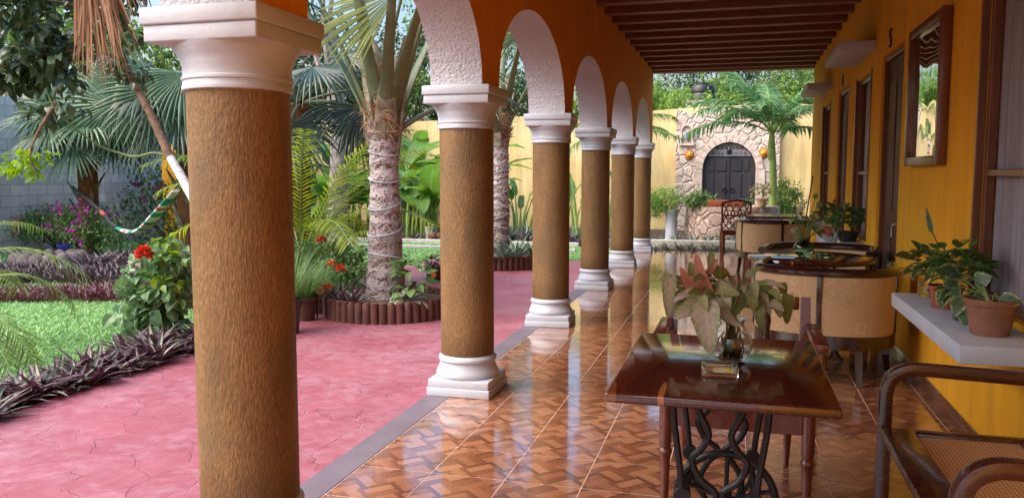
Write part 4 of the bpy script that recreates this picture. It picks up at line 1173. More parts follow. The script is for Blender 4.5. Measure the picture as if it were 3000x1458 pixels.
ob('masonry', fm, M_portal, parent=po)
rg = MB(); o1 = .17; k = 15
for i in range(k):                                      # voussoirs standing proud
    a0, a1 = PI * (i + .04) / k, PI * (i + .96) / k
    vs = []
    for y in (yf - .05, yf - .002):
        for a, e in ((a0, 0), (a1, 0), (a1, o1), (a0, o1)): vs.append((GX - (GA + .004 + e) * math.cos(a), y, GS + (GR + .004 + e) * math.sin(a)))
    rg.add(vs, [(3, 2, 1, 0), (0, 1, 5, 4), (1, 2, 6, 5), (2, 3, 7, 6), (3, 0, 4, 7)])
for i in range(4):
    for s in (-1, 1):
        xa = GX + s * (GA + .004); xb = GX + s * (GA + o1 + (.05 if i % 2 else 0)); box(rg, min(xa, xb), max(xa, xb), yf - .045, yf - .002, .0 + i * .374, .365 + i * .374, .012)
ob('arch_stones', rg, M_trim, parent=po)
M_gate = simple('gate_paint', (.035, .033, .045), .5, var=.15, scale=6, bumpk=.05)
gt = MB(); zt = 1.80; gy = 20.955
def gx_at(z): return GA if z <= GS else GA * math.sqrt(max(0, 1 - ((z - GS) / GR) ** 2))
prof_l = [(-GA, .0), (-GA, GS)] + [(-gx_at(GS + (zt - GS) * i / 6), GS + (zt - GS) * i / 6) for i in range(1, 7)]
for s in (-1, 1):
    pp = [(-.006, 0.0)] + [(x, z) for x, z in prof_l] + [(-.006, zt)]
    gt.add([(GX + s * x * -1 if s > 0 else GX + x, gy, z) for x, z in pp], [tuple(range(len(pp)))])
gt_o = ob('gate', gt, M_gate, parent=po)
pn = MB()
for s in (-1, 1):
    for xa, xb in ((.07, .30), (.36, .55)):
        for za, zb in ((.12, .45), (.55, 1.38), (1.46, 1.72)):
            if xb > .5 and za > 1.4: xb = .47
            box(pn, GX + s * xa if s > 0 else GX - xb, GX + xb if s > 0 else GX - xa, gy - .022, gy - .001, za, zb, .006)
box(pn, GX - .012, GX + .012, gy - .028, gy - .001, .02, zt, .003)
ob('panels', pn, M_gate, parent=gt_o)
hd = MB(); 
for s in (-1, 1): tube(hd, [(GX + s * .09 + .06 * math.cos(a), gy - .035, .98 + .045 * math.sin(a)) for a in [2 * PI * i / 16 for i in range(17)]], .008, 6, cap=False)
ob('handle', hd, M_iron, parent=gt_o, smooth=True)
gr = MB()
tube(gr, [(GX - gx_at(zt + .01), gy, zt + .012), (GX + gx_at(zt + .01), gy, zt + .012)], .012, 6)
for i in range(5):
    for s in (-1, 1):
        cx = GX + s * (.07 + i * .105); cz = 1.885
        if abs(cx - GX) < gx_at(cz + .05): tube(gr, [(cx + (.05 - .003 * j) * math.cos(j * .55 + s), gy, cz + (.055 - .003 * j) * math.sin(j * .55 + s)) for j in range(16)], .006, 5)
        cz = 2.02
        if abs(cx - GX) < gx_at(cz + .05) - .03: tube(gr, [(cx + (.045 - .0027 * j) * math.cos(j * .55 - s), gy, cz + (.045 - .0027 * j) * math.sin(j * .55 - s)) for j in range(16)], .006, 5)
tube(gr, [(GX - GA * math.cos(PI * i / 24) * .985, gy, GS + GR * .985 * math.sin(PI * i / 24)) for i in range(4, 21)], .010, 6)
ob('scroll_transom', gr, M_iron, parent=gt_o)
bk = MB(); bk.add([(GX - GA, 20.985, zt), (GX + GA, 20.985, zt), (GX + GA, 20.985, 2.2), (GX - GA, 20.985, 2.2)], [(0, 1, 2, 3)]); ob('transom_backing', bk, simple('pale_backing', (.55, .52, .56), .8), parent=gt_o)
nb = MB(); NX_ = -1.255
for i in range(14):
    a0, a1 = PI * i / 14, PI * (i + 1) / 14
    vs = [(NX_ - r * math.cos(a), y, 2.45 + r * 1.1 * math.sin(a)) for y in (yf - .06, yf - .002) for a, r in ((a0, .115), (a1, .115), (a1, .17), (a0, .17))]
    nb.add(vs, [(3, 2, 1, 0), (0, 1, 5, 4), (2, 3, 7, 6)])
for s in (-1, 1): box(nb, NX_ + s * .1425 - .0275, NX_ + s * .1425 + .0275, yf - .06, yf - .002, 2.15, 2.449)
box(nb, NX_ - .19, NX_ + .19, yf - .07, yf - .002, 2.09, 2.149)
ob('niche_surround', nb, M_trim, parent=po)
sc_ = thing('wall_sconce', 'white half bowl lamp set in the small niche of the stone gateway', 'lamp', (NX_, yf - .03, 2.36))
mb = MB(); lathe(mb, [(.01, -.17), (.05, -.12), (.09, -.03), (.095, .0), (.095, .06), (.088, .06)], n=16); ob('bowl', mb, M_white, parent=sc_, local=True, smooth=True)
M_sun = simple('painted_orange_clay', (.72, .24, .02), .5, var=.3, scale=25); M_suny = simple('painted_yellow_clay', (.80, .50, .05), .5, var=.1); M_sunr = simple('painted_red_clay', (.42, .06, .02), .5)
for sx, sz, lb in ((-1.185, 1.86, 'orange sun face plaque on the left of the arched gate'), (.585, 1.90, 'orange sun face plaque behind the palm on the right of the arched gate')):
    sn = thing('sun_plaque', lb, 'plaque', (sx, yf - .012, sz), 0, 'sun face plaques beside the gate')
    mb = MB(); m_ = [(.106 + (.010 if i % 2 else 0)) for i in range(32)]
    vs = [(0, -.04, 0)] + [(m_[i] * math.cos(2 * PI * i / 32), 0, m_[i] * 1.15 * math.sin(2 * PI * i / 32)) for i in range(32)]
    mb.add(vs, [(0, i + 1, (i + 1) % 32 + 1) for i in range(32)]); ob('rim', mb, M_sunr, parent=sn, local=True)
    mb = MB(); k = 20
    vs = [(.094 * math.cos(2 * PI * i / k) * q, -.035 - .03 * (1 - q) , .108 * math.sin(2 * PI * i / k) * q) for q in (1, .6) for i in range(k)] + [(0, -.075, 0)]
    mb.add(vs, [(i, (i + 1) % k, k + (i + 1) % k, k + i) for i in range(k)] + [(k + i, k + (i + 1) % k, 2 * k) for i in range(k)]); ob('rays', mb, M_sun, parent=sn, local=True)
    mb = MB(); lathe(mb, [(.058, 0), (.054, .02), (.04, .035), (.0005, .042)], n=20); mb.v = [(v[0], -.062 - v[2], v[1]) for v in mb.v]
    tube(mb, [(0, -.10, .03), (0, -.118, -.008)], [.008, .014], 6); ob('face', mb, M_suny, parent=sn, local=True, smooth=True)
    mb = MB()
    for s in (-1, 1): tube(mb, [(s * .022, -.105, .026), (s * .040, -.098, .026)], .006, 6)
    tube(mb, smooth_path([(-.03, -.10, -.03), (0, -.104, -.042), (.03, -.10, -.03)], 3), .006, 6); ob('features', mb, M_sunr, parent=sn, local=True)
ln_ = thing('hanging_lantern', 'small black iron lantern hanging in the arch of the gate', 'lantern', (GX + .0, 20.8, 1.85))
mb = MB(); lathe(mb, [(.015, 0), (.055, .03), (.06, .12), (.03, .17), (.012, .20)], n=8); tube(mb, [(0, 0, .2), (0, 0, .36)], .008, 6); tube(mb, [(0, 0, .355), (0, .06, .355)], .008, 6); ob('body', mb, M_iron, parent=ln_, local=True)
cc_ = thing('security_camera', 'small dark security camera on the yellow wall left of the niche', 'camera', (-1.58, 20.8, 2.78))
mb = MB(); tube(mb, [(0, -.15, -.02), (0, .06, 0)], .035, 8); tube(mb, [(0, .05, 0), (.02, .2, -.06)], .014, 6); ob('body', mb, M_blackpl, parent=cc_, local=True)
wt = thing('water_tank', 'black round water tank on a pale stand rising above the wall behind the gate', 'water tank', (-.99, 23.0, 3.35))
mb = MB(); lathe(mb, [(.34, .0), (.34, .15), (.30, .22), (.33, .24), (.33, .34), (.29, .41), (.17, .45), (.17, .49), (.0005, .50)], n=24); ob('tank', mb, M_blackpl, parent=wt, local=True, smooth=True, ang=40)
mb = MB(); box(mb, -.42, .42, -.42, .42, -3.4, 0); ob('stand', mb, M_whitewash, parent=wt, local=True)

# round stone planter and what stands on it
pl = thing('stone_planter', 'round fieldstone planter in front of the arched gate', 'planter', (-.10, 17.45, 0))
mb = MB(); lathe(mb, [(.93, -.05), (.955, .1), (.95, .4), (.94, .70), (.93, .735), (.74, .74), (.72, .66), (.0005, .655)], n=56, wob=.006); ob('masonry', mb, M_stone, parent=pl, local=True, smooth=True, ang=50)
tr = thing('planter_trough', 'long reddish clay trough with straw on the rim of the stone planter', 'trough', (-.22, 16.72, .742))
mb = MB(); box(mb, -.36, .36, -.09, .09, 0, .13, .012); ob('trough', mb, M_terra2, parent=tr, local=True, smooth=True)
mb = MB()
for i in range(110): leaf(mb, (R.uniform(-.32, .32), R.uniform(-.07, .07), .12), rnd_dir(.05, .5), (0, 0, 1), R.uniform(.06, .12), .008, .5, .1, 2, 'blade')
ob('straw', mb, L_dry, parent=tr, local=True)
def shrub(name, label, cat, c, ells, ncl, nl, L, W, mat, stem=M_bark, group=None, clump=.2, shape='ovate', stems=5, seg=2, droop=.5, **kw):
    t = thing(name, label, cat, c, 0, group)
    lf = MB(); foliage(lf, ells, ncl, nl, L, W, 0, clump, droop, shape, seg, **kw); ob('foliage', lf, mat, parent=t)
    st = MB()
    for i in range(stems):
        e = R.choice(ells); q = V(e[0]) + rnd_dir() * min(e[1]) * .5
        tube(st, smooth_path([V(c) + V((R.uniform(-.05, .05), R.uniform(-.05, .05), -.02)), (V(c) + q) / 2 + rnd_dir() * .08, q], 4), [.014] * 4 + [.010] * 4 + [.006], 5)
    ob('stem', st, stem, parent=t)
    return t
shrub('fern_plant', 'bushy green fern on the near left rim of the stone planter', 'plant', (-.78, 16.85, .742), [((-.72, 16.85, .86), (.32, .16, .13))], 60, 16, .10, .030, L_mid, M_stem, clump=.10, shape='blade')
t = thing('bromeliad', 'green bromeliad rosette on the stone planter right of the trough', 'plant', (.18, 16.85, .742)); mb = MB(); rosette(mb, (.18, 16.85, .742), 16, .30, .05, .8, 0, .7); ob('foliage', mb, L_mid, parent=t)
t = potted('potted_plant', 'cream pot with pale leafy plant on the right of the stone planter', 'potted plant', (.47, 16.78, .742), .07, .11, .16, simple('cream_pot', (.55, .40, .22), .6))
lf = MB(); leaves_at(lf, (.47, 16.78, 1.05), 120, .2, .2, .2, .11, .045, m=0); ob('foliage', lf, leaf_mat('pale_mixed_leaf', [(.22, .26, .10), (.34, .34, .16), (.40, .24, .12)], .45, .3), parent=t)
shrub('round_bush', 'bright green rounded bush behind the feather palm trunk', 'bush', (.95, 18.7, 0), [((.95, 18.7, .85), (.42, .42, .42)), ((.95, 18.7, .4), (.4, .4, .4))], 110, 26, .09, .03, L_lime if False else leaf_mat('bright_bush_leaf', [(.05, .15, .02), (.10, .26, .03), (.17, .36, .05)], .5, .3), clump=.13, shape='blade')
pd = thing('pedestal', 'white painted pedestal column left of the stone planter', 'pedestal', (-1.30, 16.98, -.03))
mb = MB(); box(mb, -.16, .16, -.16, .16, 0, .06, .008); ob('plinth', mb, M_white, parent=pd, local=True)
mb = MB(); lathe(mb, [(.14, .061), (.125, .1), (.12, .60), (.14, .65), (.14, .69)], n=20); ob('shaft', mb, M_white, parent=pd, local=True, smooth=True, ang=40)
shrub('asparagus_fern', 'feathery green fern spilling over the white pedestal', 'plant', (-1.42, 17.0, .66), [((-1.45, 17.0, .86), (.38, .3, .22)), ((-1.62, 17.0, .70), (.22, .25, .2))], 130, 26, .09, .014, leaf_mat('feathery_leaf', [(.10, .22, .03), (.18, .33, .06), (.26, .42, .10)], .5, .3), M_stem, clump=.14, shape='blade')

# curbs and beds
mb = MB(); box(mb, -2.4, 3.2, 15.75, 15.87, -.05, .13, .01); ob('bed_curb', mb, M_whitewash, loc=(0, 15.8, 0), label='low white curb in front of the stone planter', cat='curb')
mb = MB(); box(mb, -9.0, -2.75, 14.1, 14.22, -.05, .06, .01); ob('lawn_curb', mb, M_whitewash, loc=(-5, 14.15, 0), label='nearer white lawn curb behind the pink path', cat='curb')
mb = MB(); box(mb, -9.0, -2.9, 15.2, 15.32, -.05, .08, .01); ob('lawn_curb', mb, M_whitewash, loc=(-5, 15.25, 0), label='farther white lawn curb edging the banana bed', cat='curb')
mb = MB(); mb.add([(-2.7, 14.94, -.02), (3.5, 14.94, -.02), (3.5, 20.98, -.02), (-2.7, 20.98, -.02)], [(0, 1, 2, 3)]); mb.add([(-12.4, 15.33, -.018), (-2.71, 15.33, -.018), (-2.71, 20.98, -.018), (-12.4, 20.98, -.018)], [(0, 1, 2, 3)])
ob('planting_soil', mb, M_soil, kind='structure')

brp = None
def clump_obj(kind, label, cat, group, mat, fn, nvar=4):
    out = []
    for i in range(nvar):
        mb = MB(); fn(mb); o = ob(kind, mb, mat, label=label, cat=cat, group=group); out.append(o)
    return out
def scatter(protos, spots, smin=.8, smax=1.2, z=0.0):
    for i, (x, y) in enumerate(spots):
        o = protos[i] if i < len(protos) else protos[i % len(protos)].copy()
        if i >= len(protos): C.objects.link(o)
        s = R.uniform(smin, smax); o.location = (x, y, z); o.rotation_euler = (0, 0, R.uniform(0, 2 * PI)); o.scale = (s, s, s * R.uniform(.85, 1.15))
bp = clump_obj('bromeliad', 'small olive bromeliad in the low edging bed at the end of the tiled floor', 'plant', 'bromeliads edging the end of the corridor', L_brom, lambda mb: rosette(mb, (0, 0, 0), 15, .20, .032, .9, 0, .7))
scatter(bp, [(-1.45 + i * .125 + R.uniform(-.04, .04), 15.2 + (i % 2) * .25 + R.uniform(-.08, .08)) for i in range(28)], .8, 1.2, -.02)
bp = clump_obj('agave', 'grey green spiky agave at the foot of the stone planter', 'plant', 'agaves around the stone planter foot', L_agave, lambda mb: rosette(mb, (0, 0, 0), 18, .28, .04, .8, 0, .4), 3)
scatter(bp, [(-1.75, 16.4), (-1.5, 16.6), (-1.15, 16.35), (-.8, 16.2), (-.5, 16.25), (-.15, 16.2), (.2, 16.2)], .8, 1.15, -.02)

# ------------------------------------------------------------------ palms
def feather_palm(label, base, z0, zt, r0, r1, nf, Lf, mat, trunk_m, crown_m, group=None, leaflet=(.42, .034), nl=44, up=1.0, droop=1.5, az0=0.0):
    t = thing('feather_palm', label, 'palm', base, 0, group)
    b = V(base)
    mb = MB(); tube(mb, smooth_path([b, b + V((-.01, 0, (z0 + zt) * .5)), b + V((-.06, 0, zt))], 6), [r0 + (r1 - r0) * i / 12 for i in range(13)], 14, cap=True); ob('trunk', mb, trunk_m, parent=t, smooth=True)
    top = b + V((-.06, 0, zt))
    mb = MB(); tube(mb, smooth_path([top + V((0, 0, -.45)), top + V((0, 0, -.2)), top + V((0, 0, .25))], 4), [r1 * 1.0, r1 * 1.1, r1 * 1.2, r1 * 1.25, r1 * 1.2, r1 * 1.1, r1, r1 * .8, r1 * .5], 12); ob('crownshaft', mb, crown_m, parent=t, smooth=True)
    for i in range(nf):
        a = az0 + 2.4 * i; e = up * (.35 + 1.3 * (i / nf))
        L = Lf * R.uniform(.85, 1.1) * (1 - .15 * i / nf)
        pts = arc(top + V((0, 0, .1)), (math.cos(a), math.sin(a), e), L, droop * R.uniform(.7, 1.2), 14)
        mb = MB(); pinnate(mb, pts, nl, leaflet[0], leaflet[1], 0, 1, .016, 1.0, .25, .16, .5)
        ob('frond', mb, [mat, M_gstem], parent=t)
    return t
feather_palm('young feather palm with a slim green trunk arching over the stone gateway', (.70, 17.5, .66), 0, 1.45, .085, .06, 15, 2.0, L_palmb, M_gstem, M_gstem, az0=.4, leaflet=(.52, .052), up=1.55, droop=1.3, nl=38)
feather_palm('feather palm behind the arcade end, only its green fronds showing', (-2.75, 19.2, 0), 0, 2.1, .10, .07, 11, 1.7, L_palm, M_gstem, M_gstem, az0=1.2)

def big_fan_palm(label, base, H, r0, r1, seed, leaf_m, specs, boots=6, group='palms with whitewashed trunks in log planters', crown=.8):
    """thick ringed trunk, split leaf bases, fan leaves on stout stalks. specs: (azimuth, elevation, stalk length, radius, mat)"""
    t = thing('fan_palm', label, 'palm', base, 0, group)
    b = V(base)
    mb = MB(); prf = []
    k = 40
    for i in range(k + 1):
        u = i / k; z = H * u
        r = r1 + (r0 - r1) * (1 - u) ** 3 + .005 * math.sin(u * 40 + 2 * math.sin(u * 9)) * (1 if u < .8 else .3) + (.03 * max(0, (u - .85) / .15))
        prf.append((r, z))
    lathe(mb, prf, (b.x, b.y, b.z), 28, 0, .015)
    ob('trunk', mb, M_ptrunk, parent=t, smooth=True, ang=0)
    mb = MB()
    for i in range(boots):                              # cord wound round the trunk
        z = H * (.22 + .72 * i / boots); rr = r1 + .012 + (r0 - r1) * (1 - z / H) ** 3
        ph = R.uniform(0, 6)
        tube(mb, [b + V((rr * math.cos(a), rr * math.sin(a), z + .05 * math.sin(a + ph) + .012 * a)) for a in [2 * PI * q / 24 for q in range(27)]], .0055, 5)
    ob('cord', mb, M_white, parent=t, smooth=True)
    top = b + V((0, 0, H))
    mb = MB(); lathe(mb, [(r1 * 1.1, -.12), (r1 * 1.12, .1), (r1 * .85, .32), (r1 * .45, .48), (.03, .56)], (top.x, top.y, top.z), 20, 0, .05); ob('fibre_sheath', mb, M_fibre, parent=t, smooth=True)
    fb = MB()
    for i in range(420):
        a = R.uniform(0, 2 * PI); z = R.uniform(-.15, .5); rr = r1 * (1.12 - .8 * max(0, z))
        p = top + V((rr * math.cos(a), rr * math.sin(a), z)); leaf(fb, p, (math.cos(a + R.uniform(-1, 1)), math.sin(a + R.uniform(-1, 1)), R.uniform(-.6, .9)), (math.cos(a), math.sin(a), .2), R.uniform(.06, .20), .012, .8, .1, 3, 'blade')
    ob('fibres', fb, L_dry, parent=t)
    for i in range(7):                                  # cut stalk bases clasping the trunk
        a = 2.4 * i + seed; d = V((math.cos(a), math.sin(a), 0))
        z = -.05 + .075 * i
        pts = [top + d * r1 * .85 + V((0, 0, z - .28)), top + d * (r1 * 1.12) + V((0, 0, z)), top + d * (r1 * 1.35) + V((0, 0, z + .24)), top + d * (r1 * 1.7) + V((0, 0, z + R.uniform(.38, .55)))]
        mb = MB(); tube(mb, smooth_path(pts, 4), [.10, .105, .11, .11, .105, .10, .09, .08, .07, .058, .045, .032, .02], 10, sy=.3, up=d); ob('leaf_base', mb, M_boot, parent=t, smooth=True)
    for az, el, Ls, rad, lm in specs:
        d = V((math.cos(az), math.sin(az), 0)); d3 = (d * math.cos(el) + V((0, 0, math.sin(el)))).normalized()
        st0 = top + d * r1 * .75 + V((0, 0, R.uniform(-.12, .22)))
        pts = arc(st0, d3, Ls, .35, 10)
        mb = MB(); tube(mb, pts, [.098 - .070 * (i / 10) ** .55 for i in range(11)], 10, sy=.4, up=d.cross(V((0, 0, 1))) .cross(d3), cap=True)
        s_ = ob('leaf_stalk', mb, M_petiole, parent=t, smooth=True)
        dd = (pts[-1] - pts[-2]).normalized(); nn = V((0, 0, 1)) - dd * dd.z
        if nn.length < .1: nn = -d
        mb = MB(); fan_leaf(mb, pts[-1], (dd + V((0, 0, -.35))).normalized(), nn, rad, 38, 4.9, 0, 1.1, .5)
        ob('fan_leaf', mb, lm, parent=s_)
    return t
big_fan_palm('stout palm with ringed whitewashed trunk in the nearer round log planter', (-3.40, 7.50, .12), 1.80, .215, .143, .5, L_fan,
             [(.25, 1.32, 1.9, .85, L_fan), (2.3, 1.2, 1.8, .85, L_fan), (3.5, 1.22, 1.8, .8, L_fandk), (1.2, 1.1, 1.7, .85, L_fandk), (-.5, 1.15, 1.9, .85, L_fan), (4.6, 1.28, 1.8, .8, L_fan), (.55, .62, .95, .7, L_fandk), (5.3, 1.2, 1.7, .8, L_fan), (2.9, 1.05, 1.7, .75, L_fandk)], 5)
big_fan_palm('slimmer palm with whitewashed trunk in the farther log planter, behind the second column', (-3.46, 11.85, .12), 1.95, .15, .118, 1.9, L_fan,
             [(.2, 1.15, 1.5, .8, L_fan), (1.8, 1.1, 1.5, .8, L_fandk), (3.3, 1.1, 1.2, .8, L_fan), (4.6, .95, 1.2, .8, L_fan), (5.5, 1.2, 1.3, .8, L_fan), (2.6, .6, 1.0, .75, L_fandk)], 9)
# a yellowish fan leaf hanging low in front of the nearer palm
t = thing('hanging_palm_leaf', 'yellow green palm leaf hanging in front of the stout palm crown', 'palm leaf', (-3.08, 7.1, 3.05))
mb = MB(); fan_leaf(mb, V((-3.08, 7.1, 3.05)), V((-.9, -.30, -.42)), V((.0, -1, .5)), 1.1, 26, 1.5, 0, .35, .6); ob('blade', mb, L_fany, parent=t)
mb = MB(); tube(mb, smooth_path([(-3.08, 7.1, 3.05), (-2.95, 7.2, 3.2), (-3.1, 7.4, 3.25), (-3.35, 7.5, 2.5)], 5), .016, 7); ob('stalk', mb, M_petiole, parent=t, smooth=True)

# log edged planters
def log_ring(label, c, r, n, h, rr):
    t = thing('log_planter', label, 'planter', (c[0], c[1], -.03))
    for i in range(n):
        a = 2 * PI * i / n; x, y = c[0] + r * math.cos(a), c[1] + r * math.sin(a)
        mb = MB(); lathe(mb, [(rr * .97, -.03), (rr, .0), (rr * R.uniform(.93, 1.02), h * .5), (rr * .97, h + R.uniform(-.015, .01)), (rr * .6, h + .012)], (x, y, 0), 9, 0, .006)
        ob('log', mb, M_log, parent=t, smooth=True, ang=50)
    mb = MB(); lathe(mb, [(.0005, h - .035), (r * .6, h - .04), (r, h - .06)], (c[0], c[1], 0), 24, 0, .01); ob('soil', mb, M_soil, parent=t, smooth=True)
    return t
log_ring('nearer round planter edged with upright brown logs around the stout palm', (-3.36, 7.50), .62, 50, .185, .041)
log_ring('farther round planter edged with upright brown logs', (-3.42, 11.86), .64, 50, .185, .041)

# fan palms in the back garden (fronds drooping in skirts)
def garden_fan_palm(label, base, H, specs, lm, tr=.14, group=None):
    t = thing('fan_palm', label, 'palm', base, 0, group)
    b = V(base); mb = MB(); tube(mb, [b, b + V((.03, 0, H * .5)), b + V((.05, 0, H))], [tr * 1.15, tr, tr * .95], 14); ob('trunk', mb, M_fibre, parent=t, smooth=True)
    mb = MB()
    for i in range(16):
        a = 2.4 * i; d = V((math.cos(a), math.sin(a), 0)); z = .25 + .9 * H * i / 16
        tube(mb, [b + d * tr * .8 + V((0, 0, z - .1)), b + d * (tr + .05) + V((0, 0, z + .08)), b + d * (tr + .16) + V((0, 0, z + .26))], [.055, .05, .03], 7, sy=.4, up=d)
    ob('leaf_base', mb, M_boot, parent=t, smooth=True)
    top = b + V((.05, 0, H))
    for az, el, Ls, rad, dr in specs:
        d = V((math.cos(az), math.sin(az), 0)); d3 = d * math.cos(el) + V((0, 0, math.sin(el)))
        pts = arc(top, d3, Ls, .5, 8)
        mb = MB(); tube(mb, pts, [.024 - .012 * i / 8 for i in range(9)], 6); s_ = ob('leaf_stalk', mb, M_petiole, parent=t, smooth=True)
        dd = (pts[-1] - pts[-2]).normalized(); nn = V((0, 0, 1)) - dd * dd.z + d * .3 - V((.0, .35, 0))
        mb = MB(); fan_leaf(mb, pts[-1], (dd + V((0, 0, -.5))).normalized(), nn, rad, 44, 5.2, 0, dr, .48); ob('fan_leaf', mb, lm, parent=s_)
    return t
sp_ = []
for i in range(17): sp_.append((-1.1 + 2.4 * i, .12 + 1.2 * i / 17, R.uniform(.55, .8), R.uniform(.85, 1.0), R.uniform(.5, 1.1)))
FP1 = garden_fan_palm('blue green fan palm with a big skirt of fronds before the block wall', (-10.75, 11.5, 0), 2.0, sp_, L_fan, .16)
sp_ = [(-1.9 + 2.4 * i, -.1 + 1.2 * i / 14, R.uniform(.8, 1.1), R.uniform(.9, 1.15), R.uniform(1.0, 1.9)) for i in range(14)]
FP2 = garden_fan_palm('dark fan palm behind the nearest column, fronds hanging straight down', (-9.1, 11.9, 0), 2.45, sp_, L_fandk, .14)
sp_ = [(-1.2 + 2.4 * i, -.1 + 1.2 * i / 12, R.uniform(.7, 1.0), R.uniform(.75, .95), R.uniform(.8, 1.5)) for i in range(12)]
garden_fan_palm('dark leaved fan palm between the nearest column and the stout palm', (-5.35, 9.2, 0), 2.25, sp_, L_fandk, .12)

def hero_fan(t, hub, frm, d, n, rad, dr, mat, seg=40):
    mb = MB(); tube(mb, smooth_path([frm, (V(frm) + V(hub)) / 2 + V((0, 0, .12)), hub], 4), .018, 6); s_ = ob('leaf_stalk', mb, M_petiole, parent=t, smooth=True)
    mb = MB(); fan_leaf(mb, V(hub), V(d), V(n), rad, seg, 4.7, 0, dr, .5, .45, .05); ob('fan_leaf', mb, mat, parent=s_)
hero_fan(FP1, (-9.62, 10.9, 2.50), (-10.7, 11.5, 2.0), (-.82, -.2, -.55), (.6, -.75, .35), 1.15, .35, L_fan)
hero_fan(FP1, (-10.6, 10.8, 2.35), (-10.7, 11.5, 2.0), (-.7, -.2, -.75), (.5, -.8, .2), .95, .9, L_fan)
hero_fan(FP2, (-8.75, 10.9, 2.72), (-9.05, 11.9, 2.45), (-.25, -.3, -.95), (.55, -.8, .3), 1.2, .4, L_fan)
hero_fan(FP2, (-8.35, 11.0, 2.95), (-9.05, 11.9, 2.45), (.6, 0, -.75), (.5, -.8, .3), 1.1, .6, L_fan)

# arching areca palms
def areca(label, base, n, Lf, mat, cat='palm', lean=(0, 0), group=None, spread=.16, el=(.9, 3.2), leaflet=(.34, .022), nl=34, droop=1.6):
    t = thing('areca_palm', label, cat, base, 0, group)
    b = V(base); st = MB()
    for i in range(n):
        a = 2.4 * i + R.uniform(-.3, .3); q = b + V((spread * R.uniform(.2, 1) * math.cos(a), spread * R.uniform(.2, 1) * math.sin(a), 0))
        e = R.uniform(*el); d = V((math.cos(a) + lean[0], math.sin(a) + lean[1], e))
        hs_ = R.uniform(.25, .75); p1_ = q + V((d.x * .04, d.y * .04, hs_)); tube(st, [q, p1_], [.022, .014], 7)
        pts = arc(p1_, d, Lf * R.uniform(.75, 1.15), droop * R.uniform(.8, 1.3), 14)
        mb = MB(); pinnate(mb, pts, nl, leaflet[0], leaflet[1], 0, 1, .011, .9, .3, .12, .6); ob('frond', mb, [mat, M_gstem], parent=t)
    ob('stem', st, M_gstem, parent=t, smooth=True)
    return t
areca('bright yellow green areca palm just right of the nearest column', (-4.85, 8.35, 0), 20, 1.95, L_areca, lean=(.15, -.1))
areca('areca palm at the left picture edge with fronds hanging over the lawn', (-5.75, 4.6, 0), 9, 1.2, leaf_mat('soft_areca_leaf', [(.10, .17, .05), (.20, .27, .08), (.27, .32, .12)], .4, .35), lean=(.45, .1), el=(.7, 1.8), leaflet=(.28, .013), nl=30, droop=1.9)
# ------------------------------------------------------------------ banana and heliconia
def banana(label, base, n, H, L, W, mat=None, group=None, name='banana_plant', spread=.3, cat='banana plant', upr=1.5, dr=1.5):
    t = thing(name, label, cat, base, 0, group); b = V(base)
    st = MB()
    for i in range(n):
        a = 2.4 * i + R.uniform(-.4, .4); q = b + V((R.uniform(-spread, spread), R.uniform(-spread, spread), 0))
        h = H * R.uniform(.45, 1.0); d = V((math.cos(a), math.sin(a), upr * R.uniform(.6, 1.5)))
        pts = [q, q + V((d.x * .06, d.y * .06, h * .6)), q + V((d.x * .16, d.y * .16, h))]
        tube(st, smooth_path(pts, 4), [.035, .033, .03, .028, .026, .022, .018, .014, .012], 7)
        lf = MB(); lf.uv = {}; leaf(lf, pts[-1], d, V((-d.x, -d.y, 1)) , L * R.uniform(.75, 1.15), W * R.uniform(.8, 1.15), dr * R.uniform(.6, 1.3), .28, 14, 'banana', 0, wave=.03)
        tube(lf, smooth_path([pts[-1], pts[-1] + d.normalized() * .12], 3), .012, 5, 1)
        ob('leaf', lf, [mat or L_banana, M_gstem], parent=t, smooth=True, ang=0)
    ob('stem', st, M_gstem, parent=t, smooth=True)
    return t
GB = 'banana plants along the yellow wall'
for i, (x, y, n, H, L, lab) in enumerate([(-9.6, 18.6, 9, 1.5, 1.5, 'tall banana plant at the left end of the yellow wall'), (-8.6, 17.4, 8, 1.1, 1.3, 'banana plant with broad leaves left of the stout palm trunk'),
        (-7.3, 17.6, 10, 1.35, 1.5, 'banana plant directly right of the stout palm trunk'), (-6.3, 18.4, 9, 1.5, 1.5, 'banana plant with long arching leaves left of the second column'), (-6.6, 16.6, 8, .9, 1.2, 'low banana plant in front of the others near the white trough'),
        (-10.6, 17.2, 9, 1.5, 1.4, 'banana plant behind the flowering vine at the far left of the wall'), (-7.9, 19.3, 11, 1.7, 1.5, 'tall banana plant close to the wall behind the stout palm'), (-5.9, 17.3, 9, 1.2, 1.35, 'banana plant just left of the second column'), (-9.0, 16.3, 8, .9, 1.2, 'low banana plant nearest the lawn curb on the left')]):
    banana(lab, (x, y, -.02), n + 3, H * 1.12, L * 1.1, .46, group=GB)
GH = 'heliconias in front of the yellow wall'
for x, y, n, H, lab in [(-4.6, 17.6, 7, 1.0, 'sparse heliconia between the second and third columns'), (-3.3, 16.9, 10, 1.5, 'tall heliconia between the third and fourth columns'), (-3.0, 18.4, 8, 1.6, 'heliconia between the fourth and fifth columns'), (-2.2, 17.9, 7, 1.1, 'heliconia with broad leaf showing right of the farthest column')]:
    banana(lab, (x, y, -.02), n, H, .75, .17, group=GH, name='heliconia', spread=.25, cat='plant', upr=2.0, dr=1.1)

